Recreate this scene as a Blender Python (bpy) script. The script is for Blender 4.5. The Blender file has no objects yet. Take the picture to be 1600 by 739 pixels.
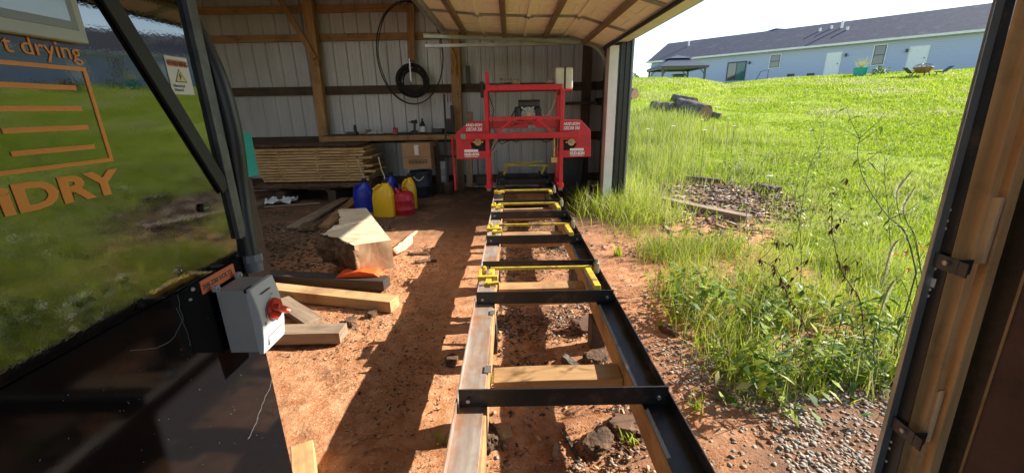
import bpy, bmesh, math, random
import numpy as np
from mathutils import Vector, Matrix, Euler, noise as mnoise
R=math.radians
random.seed(7); rng=np.random.default_rng(7)
sc=bpy.context.scene
COL=sc.collection
# ------------------------------------------------------------------ camera
FPX=640.; PITCH=R(17.3); ROLL=R(1.0); EYE=Vector((0,0,1.5))
cF=Vector((0,math.cos(PITCH),-math.sin(PITCH))); r0=Vector((1,0,0)); u0=Vector((0,math.sin(PITCH),math.cos(PITCH)))
cR=r0*math.cos(ROLL)-u0*math.sin(ROLL); cU=u0*math.cos(ROLL)+r0*math.sin(ROLL)
cam=bpy.data.cameras.new('camera'); co=bpy.data.objects.new('camera',cam); COL.objects.link(co)
cam.sensor_width=36; cam.lens=36*FPX/1600; cam.clip_start=.02; cam.clip_end=2000
m=Matrix((cR,cU,-cF)).transposed().to_4x4(); m.translation=EYE; co.matrix_world=m
sc.camera=co
# ------------------------------------------------------------------ light
SUN_EL=R(30.2); SUN_AZ=R(14.5)      # azimuth from +X towards +Y
w=bpy.data.worlds.new('World'); sc.world=w; w.use_nodes=True
nt=w.node_tree; bg=nt.nodes['Background']
sky=nt.nodes.new('ShaderNodeTexSky'); sky.sky_type='NISHITA'; sky.sun_disc=False
sky.sun_elevation=SUN_EL; sky.sun_rotation=math.pi/2-SUN_AZ; sky.air_density=1.0; sky.dust_density=.3; sky.ozone_density=1.0
nt.links.new(sky.outputs[0],bg.inputs[0]); bg.inputs[1].default_value=.10
sl=bpy.data.lights.new('sun','SUN'); sl.energy=4.0; sl.angle=R(.5); sl.color=(1,.93,.82)
so=bpy.data.objects.new('sun',sl); COL.objects.link(so)
sd=Vector((math.cos(SUN_EL)*math.cos(SUN_AZ),math.cos(SUN_EL)*math.sin(SUN_AZ),math.sin(SUN_EL)))
so.rotation_euler=sd.to_track_quat('Z','Y').to_euler(); so.location=sd*60
sc.view_settings.view_transform='Standard'; sc.view_settings.look='None'; sc.view_settings.gamma=1
sc.view_settings.exposure=1.56
sc.render.engine='CYCLES'
sc.cycles.max_bounces=8; sc.cycles.diffuse_bounces=5; sc.cycles.glossy_bounces=4; sc.cycles.transparent_max_bounces=8
# ------------------------------------------------------------------ helpers
def W(u,v,x=None,y=None,z=None):
    D=cF+cR*((u-800)/FPX)+cU*((369.5-v)/FPX)
    t=(x-EYE.x)/D.x if x is not None else (y-EYE.y)/D.y if y is not None else (z-EYE.z)/D.z
    return EYE+D*t
def Wpl(u,v,p,n):
    D=cF+cR*((u-800)/FPX)+cU*((369.5-v)/FPX)
    return EYE+D*((Vector(p)-EYE).dot(n)/D.dot(n))
def vn(x,y,s=1.,k=0.):
    return mnoise.noise(Vector((x*s,y*s,k)))
def gnoise(x,y,seed=0):            # vectorised value noise
    xi=np.floor(x).astype(np.int64); yi=np.floor(y).astype(np.int64); fx=x-xi; fy=y-yi
    fx=fx*fx*(3-2*fx); fy=fy*fy*(3-2*fy)
    def h(a,b):
        n=(a*374761393+b*668265263+seed*1442695041)&0x7fffffff
        n=((n^(n>>13))*1274126177)&0x7fffffff
        return ((n^(n>>16))&0xffff)/65535.
    return (h(xi,yi)*(1-fx)+h(xi+1,yi)*fx)*(1-fy)+(h(xi,yi+1)*(1-fx)+h(xi+1,yi+1)*fx)*fy
def fbm(x,y,o=4,seed=0):
    s=0;a=.5
    for i in range(o):
        s=s+a*gnoise(x*2**i,y*2**i,seed+i); a*=.5
    return s

def newmat(name):
    m=bpy.data.materials.new(name); m.use_nodes=True
    n=m.node_tree; b=n.nodes['Principled BSDF']
    return m,n,b
def N(n,t,**k):
    q=n.nodes.new(t)
    for a,v in k.items():
        if hasattr(q,a): setattr(q,a,v)
        else: q.inputs[a.replace('_',' ')].default_value=v
    return q
def mat(name,c1,c2=None,rough=.6,metal=0.,scale=8.,stretch=(1,1,1),detail=5.,bump=.0,rrough=0.,lo=.35,hi=.65,spec=.5,c3=None,s3=3.,t3=(.55,.7),dist=0.,bdist=.01,trans=0.,rand=0.,coat=0.,bscale=None,ior=None):
    m,n,b=newmat(name); L=n.links.new
    b.inputs['Roughness'].default_value=rough; b.inputs['Metallic'].default_value=metal
    b.inputs['Specular IOR Level'].default_value=spec
    if ior: b.inputs['IOR'].default_value=ior
    if coat: b.inputs['Coat Weight'].default_value=coat; b.inputs['Coat Roughness'].default_value=.08
    if c2 is None: c2=tuple(k*.75 for k in c1)
    tc=N(n,'ShaderNodeTexCoord'); mp=N(n,'ShaderNodeMapping'); mp.inputs['Scale'].default_value=stretch
    oi=N(n,'ShaderNodeObjectInfo')
    ad=N(n,'ShaderNodeVectorMath',operation='ADD'); mu=N(n,'ShaderNodeMath',operation='MULTIPLY'); mu.inputs[1].default_value=37.
    L(oi.outputs['Random'],mu.inputs[0]); L(tc.outputs['Object'],ad.inputs[0]); L(mu.outputs[0],ad.inputs[1]); L(ad.outputs[0],mp.inputs[0])
    nz=N(n,'ShaderNodeTexNoise'); nz.inputs['Scale'].default_value=scale; nz.inputs['Detail'].default_value=detail; nz.inputs['Roughness'].default_value=.6; nz.inputs['Distortion'].default_value=dist
    L(mp.outputs[0],nz.inputs[0])
    mr=N(n,'ShaderNodeMapRange'); mr.inputs[1].default_value=lo; mr.inputs[2].default_value=hi; L(nz.outputs[0],mr.inputs[0])
    mx=N(n,'ShaderNodeMix',data_type='RGBA'); mx.inputs[6].default_value=(*c1,1); mx.inputs[7].default_value=(*c2,1); L(mr.outputs[0],mx.inputs[0])
    out=mx.outputs[2]
    if c3 is not None:
        n3=N(n,'ShaderNodeTexNoise'); n3.inputs['Scale'].default_value=s3; n3.inputs['Detail'].default_value=6.; n3.inputs['Roughness'].default_value=.65; L(ad.outputs[0],n3.inputs[0])
        m3=N(n,'ShaderNodeMapRange'); m3.inputs[1].default_value=t3[0]; m3.inputs[2].default_value=t3[1]; L(n3.outputs[0],m3.inputs[0])
        x3=N(n,'ShaderNodeMix',data_type='RGBA'); x3.inputs[7].default_value=(*c3,1); L(m3.outputs[0],x3.inputs[0]); L(out,x3.inputs[6]); out=x3.outputs[2]
    if rand:
        hs=N(n,'ShaderNodeHueSaturation'); rr=N(n,'ShaderNodeMapRange'); rr.inputs[3].default_value=1-rand; rr.inputs[4].default_value=1+rand
        L(oi.outputs['Random'],rr.inputs[0]); L(rr.outputs[0],hs.inputs['Value']); L(out,hs.inputs['Color']); out=hs.outputs[0]
    L(out,b.inputs['Base Color'])
    if rrough:
        r=N(n,'ShaderNodeMapRange'); r.inputs[3].default_value=max(.02,rough-rrough); r.inputs[4].default_value=min(1,rough+rrough); L(nz.outputs[0],r.inputs[0]); L(r.outputs[0],b.inputs['Roughness'])
    if bump:
        bp=N(n,'ShaderNodeBump'); bp.inputs['Strength'].default_value=bump; bp.inputs['Distance'].default_value=bdist
        src=nz
        if bscale:
            src=N(n,'ShaderNodeTexNoise'); src.inputs['Scale'].default_value=bscale; src.inputs['Detail'].default_value=4.; L(mp.outputs[0],src.inputs[0])
        L(src.outputs[0],bp.inputs['Height']); L(bp.outputs[0],b.inputs['Normal'])
    return m
def wood(name,c1,c2,c3=None,axis='x',rough=.75,bump=.35,t3=(.5,.75),s3=4.,rand=.12):
    st={'x':(1,14,14),'y':(14,1,14),'z':(14,14,1)}[axis]
    return mat(name,c1,c2,rough=rough,scale=2.2,stretch=st,detail=7,bump=bump,bdist=.004,c3=c3,s3=s3,t3=t3,dist=.4,rand=rand)
M={}
for ax in 'xyz':
    M['timb'+ax]=wood('rough_sawn_timber_'+ax,(.52,.31,.13),(.40,.21,.08),(.18,.10,.055),ax,t3=(.45,.7))
    M['pine'+ax]=wood('fresh_pine_'+ax,(.58,.38,.18),(.46,.27,.11),(.27,.15,.075),ax,t3=(.48,.72))
    M['brown'+ax]=wood('aged_lumber_'+ax,(.46,.26,.11),(.30,.16,.065),(.14,.085,.045),ax)
    M['grey'+ax]=wood('weathered_'+ax,(.34,.25,.17),(.22,.15,.10),(.12,.08,.05),ax)
    M['dark'+ax]=wood('dark_lumber_'+ax,(.11,.072,.045),(.06,.04,.025),(.03,.02,.015),ax)
M['pinez2']=wood('shim_lumber',(.80,.62,.38),(.66,.48,.28),(.5,.33,.18),'z')
M['jambw']=wood('door_jamb_lumber',(.78,.50,.24),(.62,.36,.15),(.34,.19,.09),'z')
M['dark_shade_wood']=mat('dark_timber',(.06,.045,.035),(.035,.025,.02),stretch=(1,10,10),scale=3,bump=.3)  # very dark wood, also used to paint shade on some pieces
M['cant']=mat('pale_sawn_wood',(.74,.63,.47),(.55,.40,.25),rough=.85,scale=4,stretch=(1.5,9,3),detail=9,c3=(.42,.24,.12),s3=3.5,t3=(.58,.8),bump=.3,dist=.6)
M['cantend']=mat('cut_log_face',(.68,.48,.28),(.48,.28,.14),rough=.8,scale=5,detail=8,c3=(.50,.27,.12),s3=5,t3=(.54,.74),bump=.5,dist=1.2)
M['bark']=mat('bark',(.17,.095,.05),(.06,.035,.02),rough=.95,scale=14,stretch=(1,1,1),detail=10,bump=1.,bdist=.04,c3=(.29,.17,.10),s3=9,t3=(.55,.75))
M['barkgrey']=mat('grey_bark',(.20,.17,.14),(.07,.055,.045),rough=.95,scale=12,detail=10,bump=1.,bdist=.05)
M['logend']=mat('weathered_log_end',(.19,.105,.06),(.11,.06,.035),rough=.9,scale=6,detail=9,bump=.5,c3=(.08,.05,.03),s3=3,t3=(.6,.75))
M['steelblk']=mat('black_painted_steel',(.025,.024,.024),(.015,.014,.014),rough=.38,scale=9,rrough=.15,c3=(.17,.10,.06),s3=6,t3=(.57,.78),bump=.08)
M['steelworn']=mat('worn_rail_steel',(.44,.38,.33),(.27,.21,.17),rough=.5,metal=.25,scale=3,stretch=(9,1.5,6),rrough=.12,c3=(.34,.17,.09),s3=5,t3=(.47,.66),bump=.1)
M['yellow']=mat('yellow_paint',(.70,.52,.04),(.55,.38,.04),rough=.5,scale=10,c3=(.22,.13,.06),s3=16,t3=(.52,.66))
M['red']=mat('red_paint',(.66,.016,.03),(.52,.014,.022),rough=.4,scale=4,c3=(.16,.03,.02),s3=12,t3=(.58,.74))
M['redpanel']=mat('red_cover',(.58,.02,.04),(.46,.016,.03),rough=.42,scale=3,c3=(.30,.04,.04),s3=6,t3=(.55,.8))
M['white']=mat('white_paint',(.8,.8,.78),(.7,.7,.68),rough=.5,scale=5)
M['whitedec']=mat('white_vinyl',(.82,.82,.82),(.75,.75,.75),rough=.5)
M['black']=mat('black_plastic',(.02,.02,.021),(.012,.012,.013),rough=.4,scale=10)
M['rubber']=mat('black_rubber',(.022,.022,.023),(.015,.015,.015),rough=.6,scale=10,c3=(.16,.16,.15),s3=18,t3=(.66,.8))
M['galv']=mat('galvanised_steel',(.46,.47,.46),(.34,.36,.36),rough=.38,metal=.75,scale=6,rrough=.12,bump=.05)
M['galvgreen']=mat('track_steel',(.42,.47,.42),(.33,.36,.33),rough=.45,metal=.6,scale=6)
M['dullmetal']=mat('dull_aluminium',(.38,.35,.31),(.2,.19,.17),rough=.5,metal=.6,scale=22,bump=.1)
M['brass']=mat('brass',(.62,.42,.18),(.45,.3,.12),rough=.4,metal=.7,scale=20)
M['graybox']=mat('light_grey_enamel',(.60,.61,.60),(.56,.57,.57),rough=.5,scale=6,bump=.04)
M['grayside']=mat('pale_grey_plastic',(.43,.43,.42),(.38,.38,.37),rough=.55)
M['knob']=mat('red_knob',(.72,.045,.018),(.66,.035,.015),rough=.35)
M['orange']=mat('orange_vinyl',(.98,.36,.07),(.95,.33,.06),rough=.4,spec=.4)
M['label']=mat('orange_label',(.75,.20,.09),(.70,.17,.08),rough=.45)
M['ink']=mat('black_ink',(.02,.02,.02),(.015,.015,.015),rough=.5)
M['redink']=mat('red_ink',(.6,.05,.03),(.6,.05,.03),rough=.5)
M['bezel']=mat('cream_bezel',(.55,.57,.52),(.50,.52,.47),rough=.35)
M['bezel2']=mat('grey_bezel',(.30,.31,.31),(.28,.29,.29),rough=.3)
M['cond']=mat('flex_conduit',(.035,.038,.045),(.024,.027,.033),rough=.45,scale=8,spec=.6)
M['condfit']=mat('conduit_fitting',(.16,.18,.21),(.12,.13,.16),rough=.45)
M['teal']=mat('teal_plastic',(.01,.33,.30),(.01,.28,.26),rough=.45)
M['bluejug']=mat('blue_polyethylene',(.012,.03,.42),(.01,.02,.30),rough=.38,scale=6,c3=(.09,.04,.10),s3=5,t3=(.58,.8))
M['yeljug']=mat('yellow_polyethylene',(.80,.50,.01),(.72,.42,.01),rough=.4,scale=4,c3=(.42,.24,.09),s3=6,t3=(.6,.8))
M['redcan']=mat('red_gas_can',(.50,.02,.035),(.38,.015,.03),rough=.45,scale=6,c3=(.65,.45,.42),s3=7,t3=(.62,.78))
M['hose']=mat('clear_hose',(.46,.42,.30),(.36,.30,.2),rough=.4)
M['card']=mat('cardboard',(.46,.28,.15),(.40,.235,.12),rough=.9,scale=4)
M['tankw']=mat('translucent_tank',(.68,.68,.60),(.60,.60,.52),rough=.4)
M['cloth']=mat('white_rag',(.72,.74,.78),(.5,.53,.58),rough=.9,scale=9,bump=.6)
M['bincol']=mat('dark_bin',(.03,.035,.045),(.02,.024,.03),rough=.5)
M['paint']=mat('orange_paint',(.85,.13,.02),(.75,.08,.012),rough=.55,scale=7,c3=(.7,.30,.10),s3=5,t3=(.6,.8))
M['doorp']=mat('cream_door_panel',(.90,.87,.74),(.86,.82,.68),rough=.5,scale=3,spec=.4,c3=(.65,.58,.44),s3=4,t3=(.6,.85))
M['strut']=mat('brown_strut',(.26,.18,.10),(.19,.13,.07),rough=.45,metal=.3,scale=5)
M['shingle']=None
M['rust']=mat('rusty_brown_panel',(.13,.065,.042),(.075,.038,.026),rough=.75,scale=5,bump=.3,c3=(.03,.018,.014),s3=3,t3=(.5,.7))
M['wallmetal']=mat('wall_liner_metal',(.54,.54,.55),(.45,.45,.46),rough=.42,scale=1.6,stretch=(3,3,.5),spec=.5,c3=(.42,.40,.36),s3=1.4,t3=(.5,.85),metal=.15)
M['blackmetal']=mat('black_siding',(.03,.032,.036),(.022,.023,.026),rough=.35)
M['glass']=mat('window_glass',(.03,.04,.05),(.02,.03,.04),rough=.06,spec=1.)
M['dfr']=mat('dark_frame',(.05,.05,.055),(.04,.04,.045),rough=.5)
M['petalw']=mat('white_petal',(.75,.75,.70),(.7,.7,.62),rough=.8)

class MB:
    def __init__(s): s.v=[]; s.f=[]; s.mi=[]; s.cur=0
    def add(s,vs,fs):
        o=len(s.v); s.v.extend([tuple(q) for q in vs]); s.f.extend([tuple(i+o for i in f) for f in fs]); s.mi.extend([s.cur]*len(fs)); return s
    def box(s,x0,x1,y0,y1,z0,z1,T=None):
        vs=[(x,y,z) for z in(z0,z1) for y in(y0,y1) for x in(x0,x1)]
        if T is not None: vs=[T@Vector(q) for q in vs]
        return s.add(vs,[(0,2,3,1),(4,5,7,6),(0,1,5,4),(2,6,7,3),(0,4,6,2),(1,3,7,5)])
    def bar(s,p,q,w,h,up=(0,0,1)):       # box from p to q, width w (side) and height h (along up), centred
        p=Vector(p);q=Vector(q);d=q-p;l=d.length;d.normalize();up=Vector(up)
        if abs(d.dot(up))>.98: up=Vector((0,1,0)) if abs(d.y)<.9 else Vector((1,0,0))
        sdv=d.cross(up).normalized(); u=sdv.cross(d).normalized()
        T=Matrix((d,-sdv,u)).transposed().to_4x4(); T.translation=p
        return s.box(0,l,-w/2,w/2,-h/2,h/2,T)
    def tube(s,pts,r,n=8,cap=True,closed=False):
        pts=[Vector(p) for p in pts]; k=len(pts); rr=r if isinstance(r,(list,tuple)) else [r]*k
        o=len(s.v); prev=None
        for i,p in enumerate(pts):
            if closed: t=pts[(i+1)%k]-pts[i-1]
            else: t=pts[min(i+1,k-1)]-pts[max(i-1,0)]
            t.normalize()
            if prev is None:
                a=Vector((0,0,1)) if abs(t.z)<.9 else Vector((1,0,0)); x=t.cross(a).normalized()
            else:
                x=(prev-t*prev.dot(t)).normalized()
            prev=x; y=t.cross(x)
            for j in range(n):
                an=2*math.pi*j/n; s.v.append(tuple(p+(x*math.cos(an)+y*math.sin(an))*rr[i]))
        for i in range(k if closed else k-1):
            for j in range(n):
                a=o+i*n+j;b=o+i*n+(j+1)%n;c=o+((i+1)%k)*n+(j+1)%n;d=o+((i+1)%k)*n+j
                s.f.append((a,b,c,d)); s.mi.append(s.cur)
        if cap and not closed:
            s.f.append(tuple(o+j for j in range(n))[::-1]); s.f.append(tuple(o+(k-1)*n+j for j in range(n))); s.mi+= [s.cur]*2
        return s
    def lathe(s,prof,c=(0,0,0),n=16,sx=1,sy=1):
        o=len(s.v)
        for r,z in prof:
            for j in range(n):
                a=2*math.pi*j/n; s.v.append((c[0]+r*math.cos(a)*sx,c[1]+r*math.sin(a)*sy,c[2]+z))
        for i in range(len(prof)-1):
            for j in range(n):
                s.f.append((o+i*n+j,o+i*n+(j+1)%n,o+(i+1)*n+(j+1)%n,o+(i+1)*n+j)); s.mi.append(s.cur)
        s.f.append(tuple(o+j for j in range(n))[::-1]); s.f.append(tuple(o+(len(prof)-1)*n+j for j in range(n))); s.mi+=[s.cur]*2
        return s
    def prism(s,poly,ax,a0,a1):          # poly: 2D pts in the other two axes
        def mk(p,a): return {'x':(a,p[0],p[1]),'y':(p[0],a,p[1]),'z':(p[0],p[1],a)}[ax]
        n=len(poly); vs=[mk(p,a0) for p in poly]+[mk(p,a1) for p in poly]
        fs=[tuple(range(n)),tuple(range(2*n-1,n-1,-1))]+[(i,i+n,(i+1)%n+n,(i+1)%n) for i in range(n)]
        return s.add(vs,fs)
    def loft(s,rings,cap=True):
        o=len(s.v);n=len(rings[0])
        for r in rings: s.v.extend([tuple(q) for q in r])
        for i in range(len(rings)-1):
            for j in range(n):
                s.f.append((o+i*n+j,o+i*n+(j+1)%n,o+(i+1)*n+(j+1)%n,o+(i+1)*n+j)); s.mi.append(s.cur)
        if cap:
            s.f.append(tuple(o+j for j in range(n))[::-1]); s.f.append(tuple(o+(len(rings)-1)*n+j for j in range(n))); s.mi+=[s.cur]*2
        return s
    def build(s,name,mt,parent=None,smooth=False,bevel=0,jit=0,origin=None,sub=0):
        me=bpy.data.meshes.new(name)
        off=worldloc(parent) if parent is not None else Vector(origin if origin is not None else (0,0,0))
        vs=[(v[0]-off.x,v[1]-off.y,v[2]-off.z) for v in s.v]
        me.from_pydata(vs,[],s.f); 
        for mm in (mt if isinstance(mt,(list,tuple)) else [mt]): me.materials.append(mm)
        me.polygons.foreach_set('material_index',s.mi)
        bm=bmesh.new(); bm.from_mesh(me)
        if sub:
            bmesh.ops.subdivide_edges(bm,edges=bm.edges[:],cuts=sub,use_grid_fill=True)
        bmesh.ops.recalc_face_normals(bm,faces=bm.faces[:])
        if jit:
            for q in bm.verts:
                k=q.co*9
                q.co+=Vector((mnoise.noise(k),mnoise.noise(k+Vector((9,3,1))),mnoise.noise(k+Vector((2,7,5)))))*jit
        bm.to_mesh(me); bm.free()
        if smooth: me.polygons.foreach_set('use_smooth',[True]*len(me.polygons))
        o=bpy.data.objects.new(name,me); COL.objects.link(o)
        if parent is not None: o.parent=parent
        else: o.location=off
        if smooth:
            try: me.set_sharp_from_angle(angle=R(40))
            except Exception: pass
        if bevel:
            b=o.modifiers.new('bevel','BEVEL'); b.width=bevel; b.segments=2; b.limit_method='ANGLE'; b.angle_limit=R(35)
        return o
def worldloc(o):
    l=Vector((0,0,0))
    while o is not None: l+=o.location; o=o.parent
    return l
def tag(o,label=None,cat=None,group=None,kind=None):
    if label: o['label']=label
    if cat: o['category']=cat
    if group: o['group']=group
    if kind: o['kind']=kind
    return o
def thing(name,label,cat,loc=(0,0,0),group=None):
    o=bpy.data.objects.new(name,None); COL.objects.link(o); o.location=loc; o.empty_display_size=.1
    return tag(o,label,cat,group)
def struct(o): o['kind']='structure'; return o
def copy_tree(o,parent=None):
    c=o.copy(); COL.objects.link(c); 
    if parent is not None: c.parent=parent
    for ch in list(o.children): copy_tree(ch,c)
    return c
def text(name,s,size,mt,parent,origin,xd,yd,extr=.0004,shear=0.,align='LEFT',bold=0.,squash=1.):
    cu=bpy.data.curves.new('t','FONT'); cu.body=s; cu.size=size; cu.extrude=extr; cu.shear=shear; cu.align_x=align; cu.offset=bold; cu.resolution_u=3
    t=bpy.data.objects.new('t',cu); COL.objects.link(t); bpy.context.view_layer.update()
    me=bpy.data.meshes.new_from_object(t.evaluated_get(bpy.context.evaluated_depsgraph_get()))
    bpy.data.objects.remove(t); bpy.data.curves.remove(cu)
    X=Vector(xd).normalized(); Y=Vector(yd).normalized(); Z=X.cross(Y)
    T=Matrix((X*squash,Y,Z)).transposed().to_4x4(); T.translation=Vector(origin)-worldloc(parent)
    me.transform(T); me.materials.clear(); me.materials.append(mt)
    o=bpy.data.objects.new(name,me); COL.objects.link(o); o.parent=parent; return o
def timber(name,label,cat,p,q,w,h,mt,group=None,bevel=.004,jit=.0,tilt=0,kind=None):
    """length along local X, lying from p to q (centre line)."""
    p=Vector(p);q=Vector(q);d=q-p;l=d.length
    b=MB(); 
    n=max(2,int(l/.15)); rings=[]
    for i in range(n+1):
        x=l*i/n-l/2; a=jit*mnoise.noise(Vector((x*3,p.x*5,p.y))); c=jit*mnoise.noise(Vector((x*3,p.x*5+9,p.y)))
        rings.append([(x,-w/2+a,-h/2),(x,w/2+c,-h/2),(x,w/2+c,h/2+a),(x,-w/2+a,h/2+c)])
    b.loft(rings); o=b.build(name,mt,bevel=bevel)
    o.location=(p+q)/2; o.rotation_euler=(tilt,-math.asin(max(-1,min(1,d.z/l))),math.atan2(d.y,d.x))
    tag(o,label,cat,group,kind); return o
def rawmesh(name,V,F,mt,mats=None,idx=None,smooth=False):
    me=bpy.data.meshes.new(name); V=np.asarray(V,np.float32); F=np.asarray(F,np.int32); k=F.shape[1]
    me.vertices.add(len(V)); me.vertices.foreach_set('co',V.ravel())
    me.loops.add(F.size); me.loops.foreach_set('vertex_index',F.ravel())
    me.polygons.add(len(F)); me.polygons.foreach_set('loop_start',np.arange(0,F.size,k,dtype=np.int32))
    try: me.polygons.foreach_set('loop_total',np.full(len(F),k,np.int32))
    except Exception: pass
    for q in (mats or [mt]): me.materials.append(q)
    if idx is not None: me.polygons.foreach_set('material_index',np.asarray(idx,np.int32))
    me.update(calc_edges=True)
    if smooth: me.polygons.foreach_set('use_smooth',np.ones(len(F),bool))
    o=bpy.data.objects.new(name,me); COL.objects.link(o); return o

# ------------------------------------------------------------------ terrain
A_T=np.array([-9,.0,.22,.30,.42,.50,.75,1.08,2.,9])      # x/y ratio
K_T=np.array([.15,.15,.150,.150,.135,.108,.106,.104,.08,.06])
C_T=np.array([3.4,3.4,3.40,3.42,3.45,3.6,3.62,3.60,3.6,3.6])
def height(x,y):
    x=np.asarray(x,float); y=np.asarray(y,float)
    d=np.hypot(x,y); a=np.where(y>.5,x/np.maximum(y,.5),9.); a=np.clip(a,-9,9)
    k=np.interp(a,A_T,K_T); c=np.interp(a,A_T,C_T)
    z=k*(d-7.6)
    z=np.where(z<0,0,z); s=np.clip((d-7.0)/3.,0,1); z=z*s*s*(3-2*s)
    z=c-np.log1p(np.exp(np.clip((c-z)*5,-30,30)))/5+0.0
    far=np.clip((d-60)/100,0,1); z=z-far*3
    z=z-.9*np.exp(-((x-14.5)**2+(y-38.5)**2)/22)
    out=np.clip((x-1.9)/1.2,0,1); out=out*out*(3-2*out)
    z=z*out
    bump=(fbm(x*.9,y*.9,4,3)-.47)*.10+(fbm(x*5,y*5,3,8)-.44)*.03
    bump=bump*np.clip((x-1.7)/1.5,0,1)+(np.clip(1-(x-1.7)/1.5,0,1))*((fbm(x*2.2,y*2.2,4,5)-.47)*.04+(fbm(x*6,y*6,3,15)-.44)*.014+(fbm(x*17,y*17,3,9)-.44)*.014)
    return z+bump
def hz(x,y): return float(height(np.array([x]),np.array([y]))[0])
def axis_pts(segs):
    out=[]
    for a,b,s in segs: out+=list(np.arange(a,b,s))
    return np.array(out+[segs[-1][1]])
gx=axis_pts([(-160,-20,14),(-20,-5,1.5),(-5,-2.5,.12),(-2.5,2.6,.022),(2.6,6,.06),(6,14,.2),(14,50,.7),(50,400,18)])
gy=axis_pts([(-60,-4,7),(-4,.6,.5),(.6,4.5,.022),(4.5,9,.05),(9,16,.14),(16,60,.6),(60,500,22)])
GX,GY=np.meshgrid(gx,gy); GZ=height(GX,GY)
V=np.stack([GX.ravel(),GY.ravel(),GZ.ravel()],1); nx=len(gx); ny=len(gy)
ii=(np.arange(ny-1)[:,None]*nx+np.arange(nx-1)[None,:]).ravel()
Fg=np.stack([ii,ii+1,ii+nx+1,ii+nx],1)
def ground_mat():
    m,n,b=newmat('ground_soil_and_lawn'); L=n.links.new; b.inputs['Roughness'].default_value=.95; b.inputs['Specular IOR Level'].default_value=.15
    ge=N(n,'ShaderNodeNewGeometry'); sx=N(n,'ShaderNodeSeparateXYZ'); L(ge.outputs['Position'],sx.inputs[0])
    def nz(s,d=6,r=.6,di=0):
        q=N(n,'ShaderNodeTexNoise'); q.inputs['Scale'].default_value=s; q.inputs['Detail'].default_value=d; q.inputs['Roughness'].default_value=r; q.inputs['Distortion'].default_value=di; L(ge.outputs['Position'],q.inputs[0]); return q
    def mp(o,a,c,lo=0,hi=1):
        q=N(n,'ShaderNodeMapRange'); q.inputs[1].default_value=a; q.inputs[2].default_value=c; q.inputs[3].default_value=lo; q.inputs[4].default_value=hi; L(o,q.inputs[0]); return q.outputs[0]
    def mix(fc,a,c):
        q=N(n,'ShaderNodeMix',data_type='RGBA'); L(fc,q.inputs[0])
        for i,k in((6,a),(7,c)):
            if isinstance(k,tuple): q.inputs[i].default_value=(*k,1)
            else: L(k,q.inputs[i])
        return q.outputs[2]
    def ma(op,a,c):
        q=N(n,'ShaderNodeMath',operation=op); 
        for i,k in((0,a),(1,c)):
            if isinstance(k,(int,float)): q.inputs[i].default_value=k
            else: L(k,q.inputs[i])
        return q.outputs[0]
    n1=nz(1.3); n2=nz(11,8,.7); n3=nz(60,5,.7); n4=nz(4,7,.65,.6)
    dirt=mix(mp(n1.outputs[0],.38,.62),(.53,.235,.105),(.41,.165,.07))
    dirt=mix(mp(n2.outputs[0],.42,.66),dirt,(.62,.34,.19))
    dirt=mix(mp(n4.outputs[0],.55,.68),dirt,(.27,.125,.07))           # damp clods
    dirt=mix(ma('MULTIPLY',mp(n3.outputs[0],.55,.66),mp(n1.outputs[0],.42,.58)),dirt,(.70,.50,.31))  # sawdust
    dk=nz(2.1,8,.7,.5)
    # darker brown tone at the back and far left of the barn floor
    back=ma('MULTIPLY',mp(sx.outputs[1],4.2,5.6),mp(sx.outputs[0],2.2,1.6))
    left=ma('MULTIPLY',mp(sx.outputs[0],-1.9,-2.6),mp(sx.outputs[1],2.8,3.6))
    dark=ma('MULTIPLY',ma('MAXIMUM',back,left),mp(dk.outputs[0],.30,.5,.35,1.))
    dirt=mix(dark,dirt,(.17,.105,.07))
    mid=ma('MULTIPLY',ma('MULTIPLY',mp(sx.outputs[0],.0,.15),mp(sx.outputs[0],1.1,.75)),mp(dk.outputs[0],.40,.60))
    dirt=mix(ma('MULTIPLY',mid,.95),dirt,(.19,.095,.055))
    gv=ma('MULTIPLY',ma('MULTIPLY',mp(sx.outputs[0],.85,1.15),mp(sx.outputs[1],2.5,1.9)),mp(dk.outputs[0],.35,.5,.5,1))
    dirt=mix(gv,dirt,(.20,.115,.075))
    g1=nz(.8,6); g2=nz(7,8,.7); g3=nz(45,4,.7)
    grass=mix(mp(g2.outputs[0],.35,.65),(.27,.35,.02),(.38,.46,.035))
    grass=mix(mp(g3.outputs[0],.45,.7),grass,(.09,.15,.012))
    grass=mix(mp(g1.outputs[0],.60,.72),grass,(.30,.27,.07))
    gp=nz(.55,5,.6,.3)
    grass=mix(mp(gp.outputs[0],.655,.70),grass,(.30,.16,.08))
    # border of lawn and bare soil
    e=nz(1.1,6,.65); wob=mp(e.outputs[0],.3,.7,-.9,.9)
    xx=ma('ADD',sx.outputs[0],wob)
    # bare soil reaches x~2.2 near the rails, further out past the debris pile
    lim=ma('SUBTRACT',ma('ADD',mp(sx.outputs[1],1.5,5.5,1.9,3.5),mp(sx.outputs[1],2.2,1.6,0,3)),mp(sx.outputs[1],6.8,9.5,0,1.6))
    gm=mp(ma('SUBTRACT',xx,lim),-.15,.55)
    col=mix(gm,dirt,grass)
    L(col,b.inputs['Base Color'])
    bp=N(n,'ShaderNodeBump'); bp.inputs['Strength'].default_value=.8; bp.inputs['Distance'].default_value=.02
    hh=ma('ADD',ma('MULTIPLY',n2.outputs[0],.8),ma('MULTIPLY',n3.outputs[0],.5)); L(hh,bp.inputs['Height']); L(bp.outputs[0],b.inputs['Normal'])
    return m
g=struct(rawmesh('ground',V,Fg,ground_mat(),smooth=True))

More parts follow.
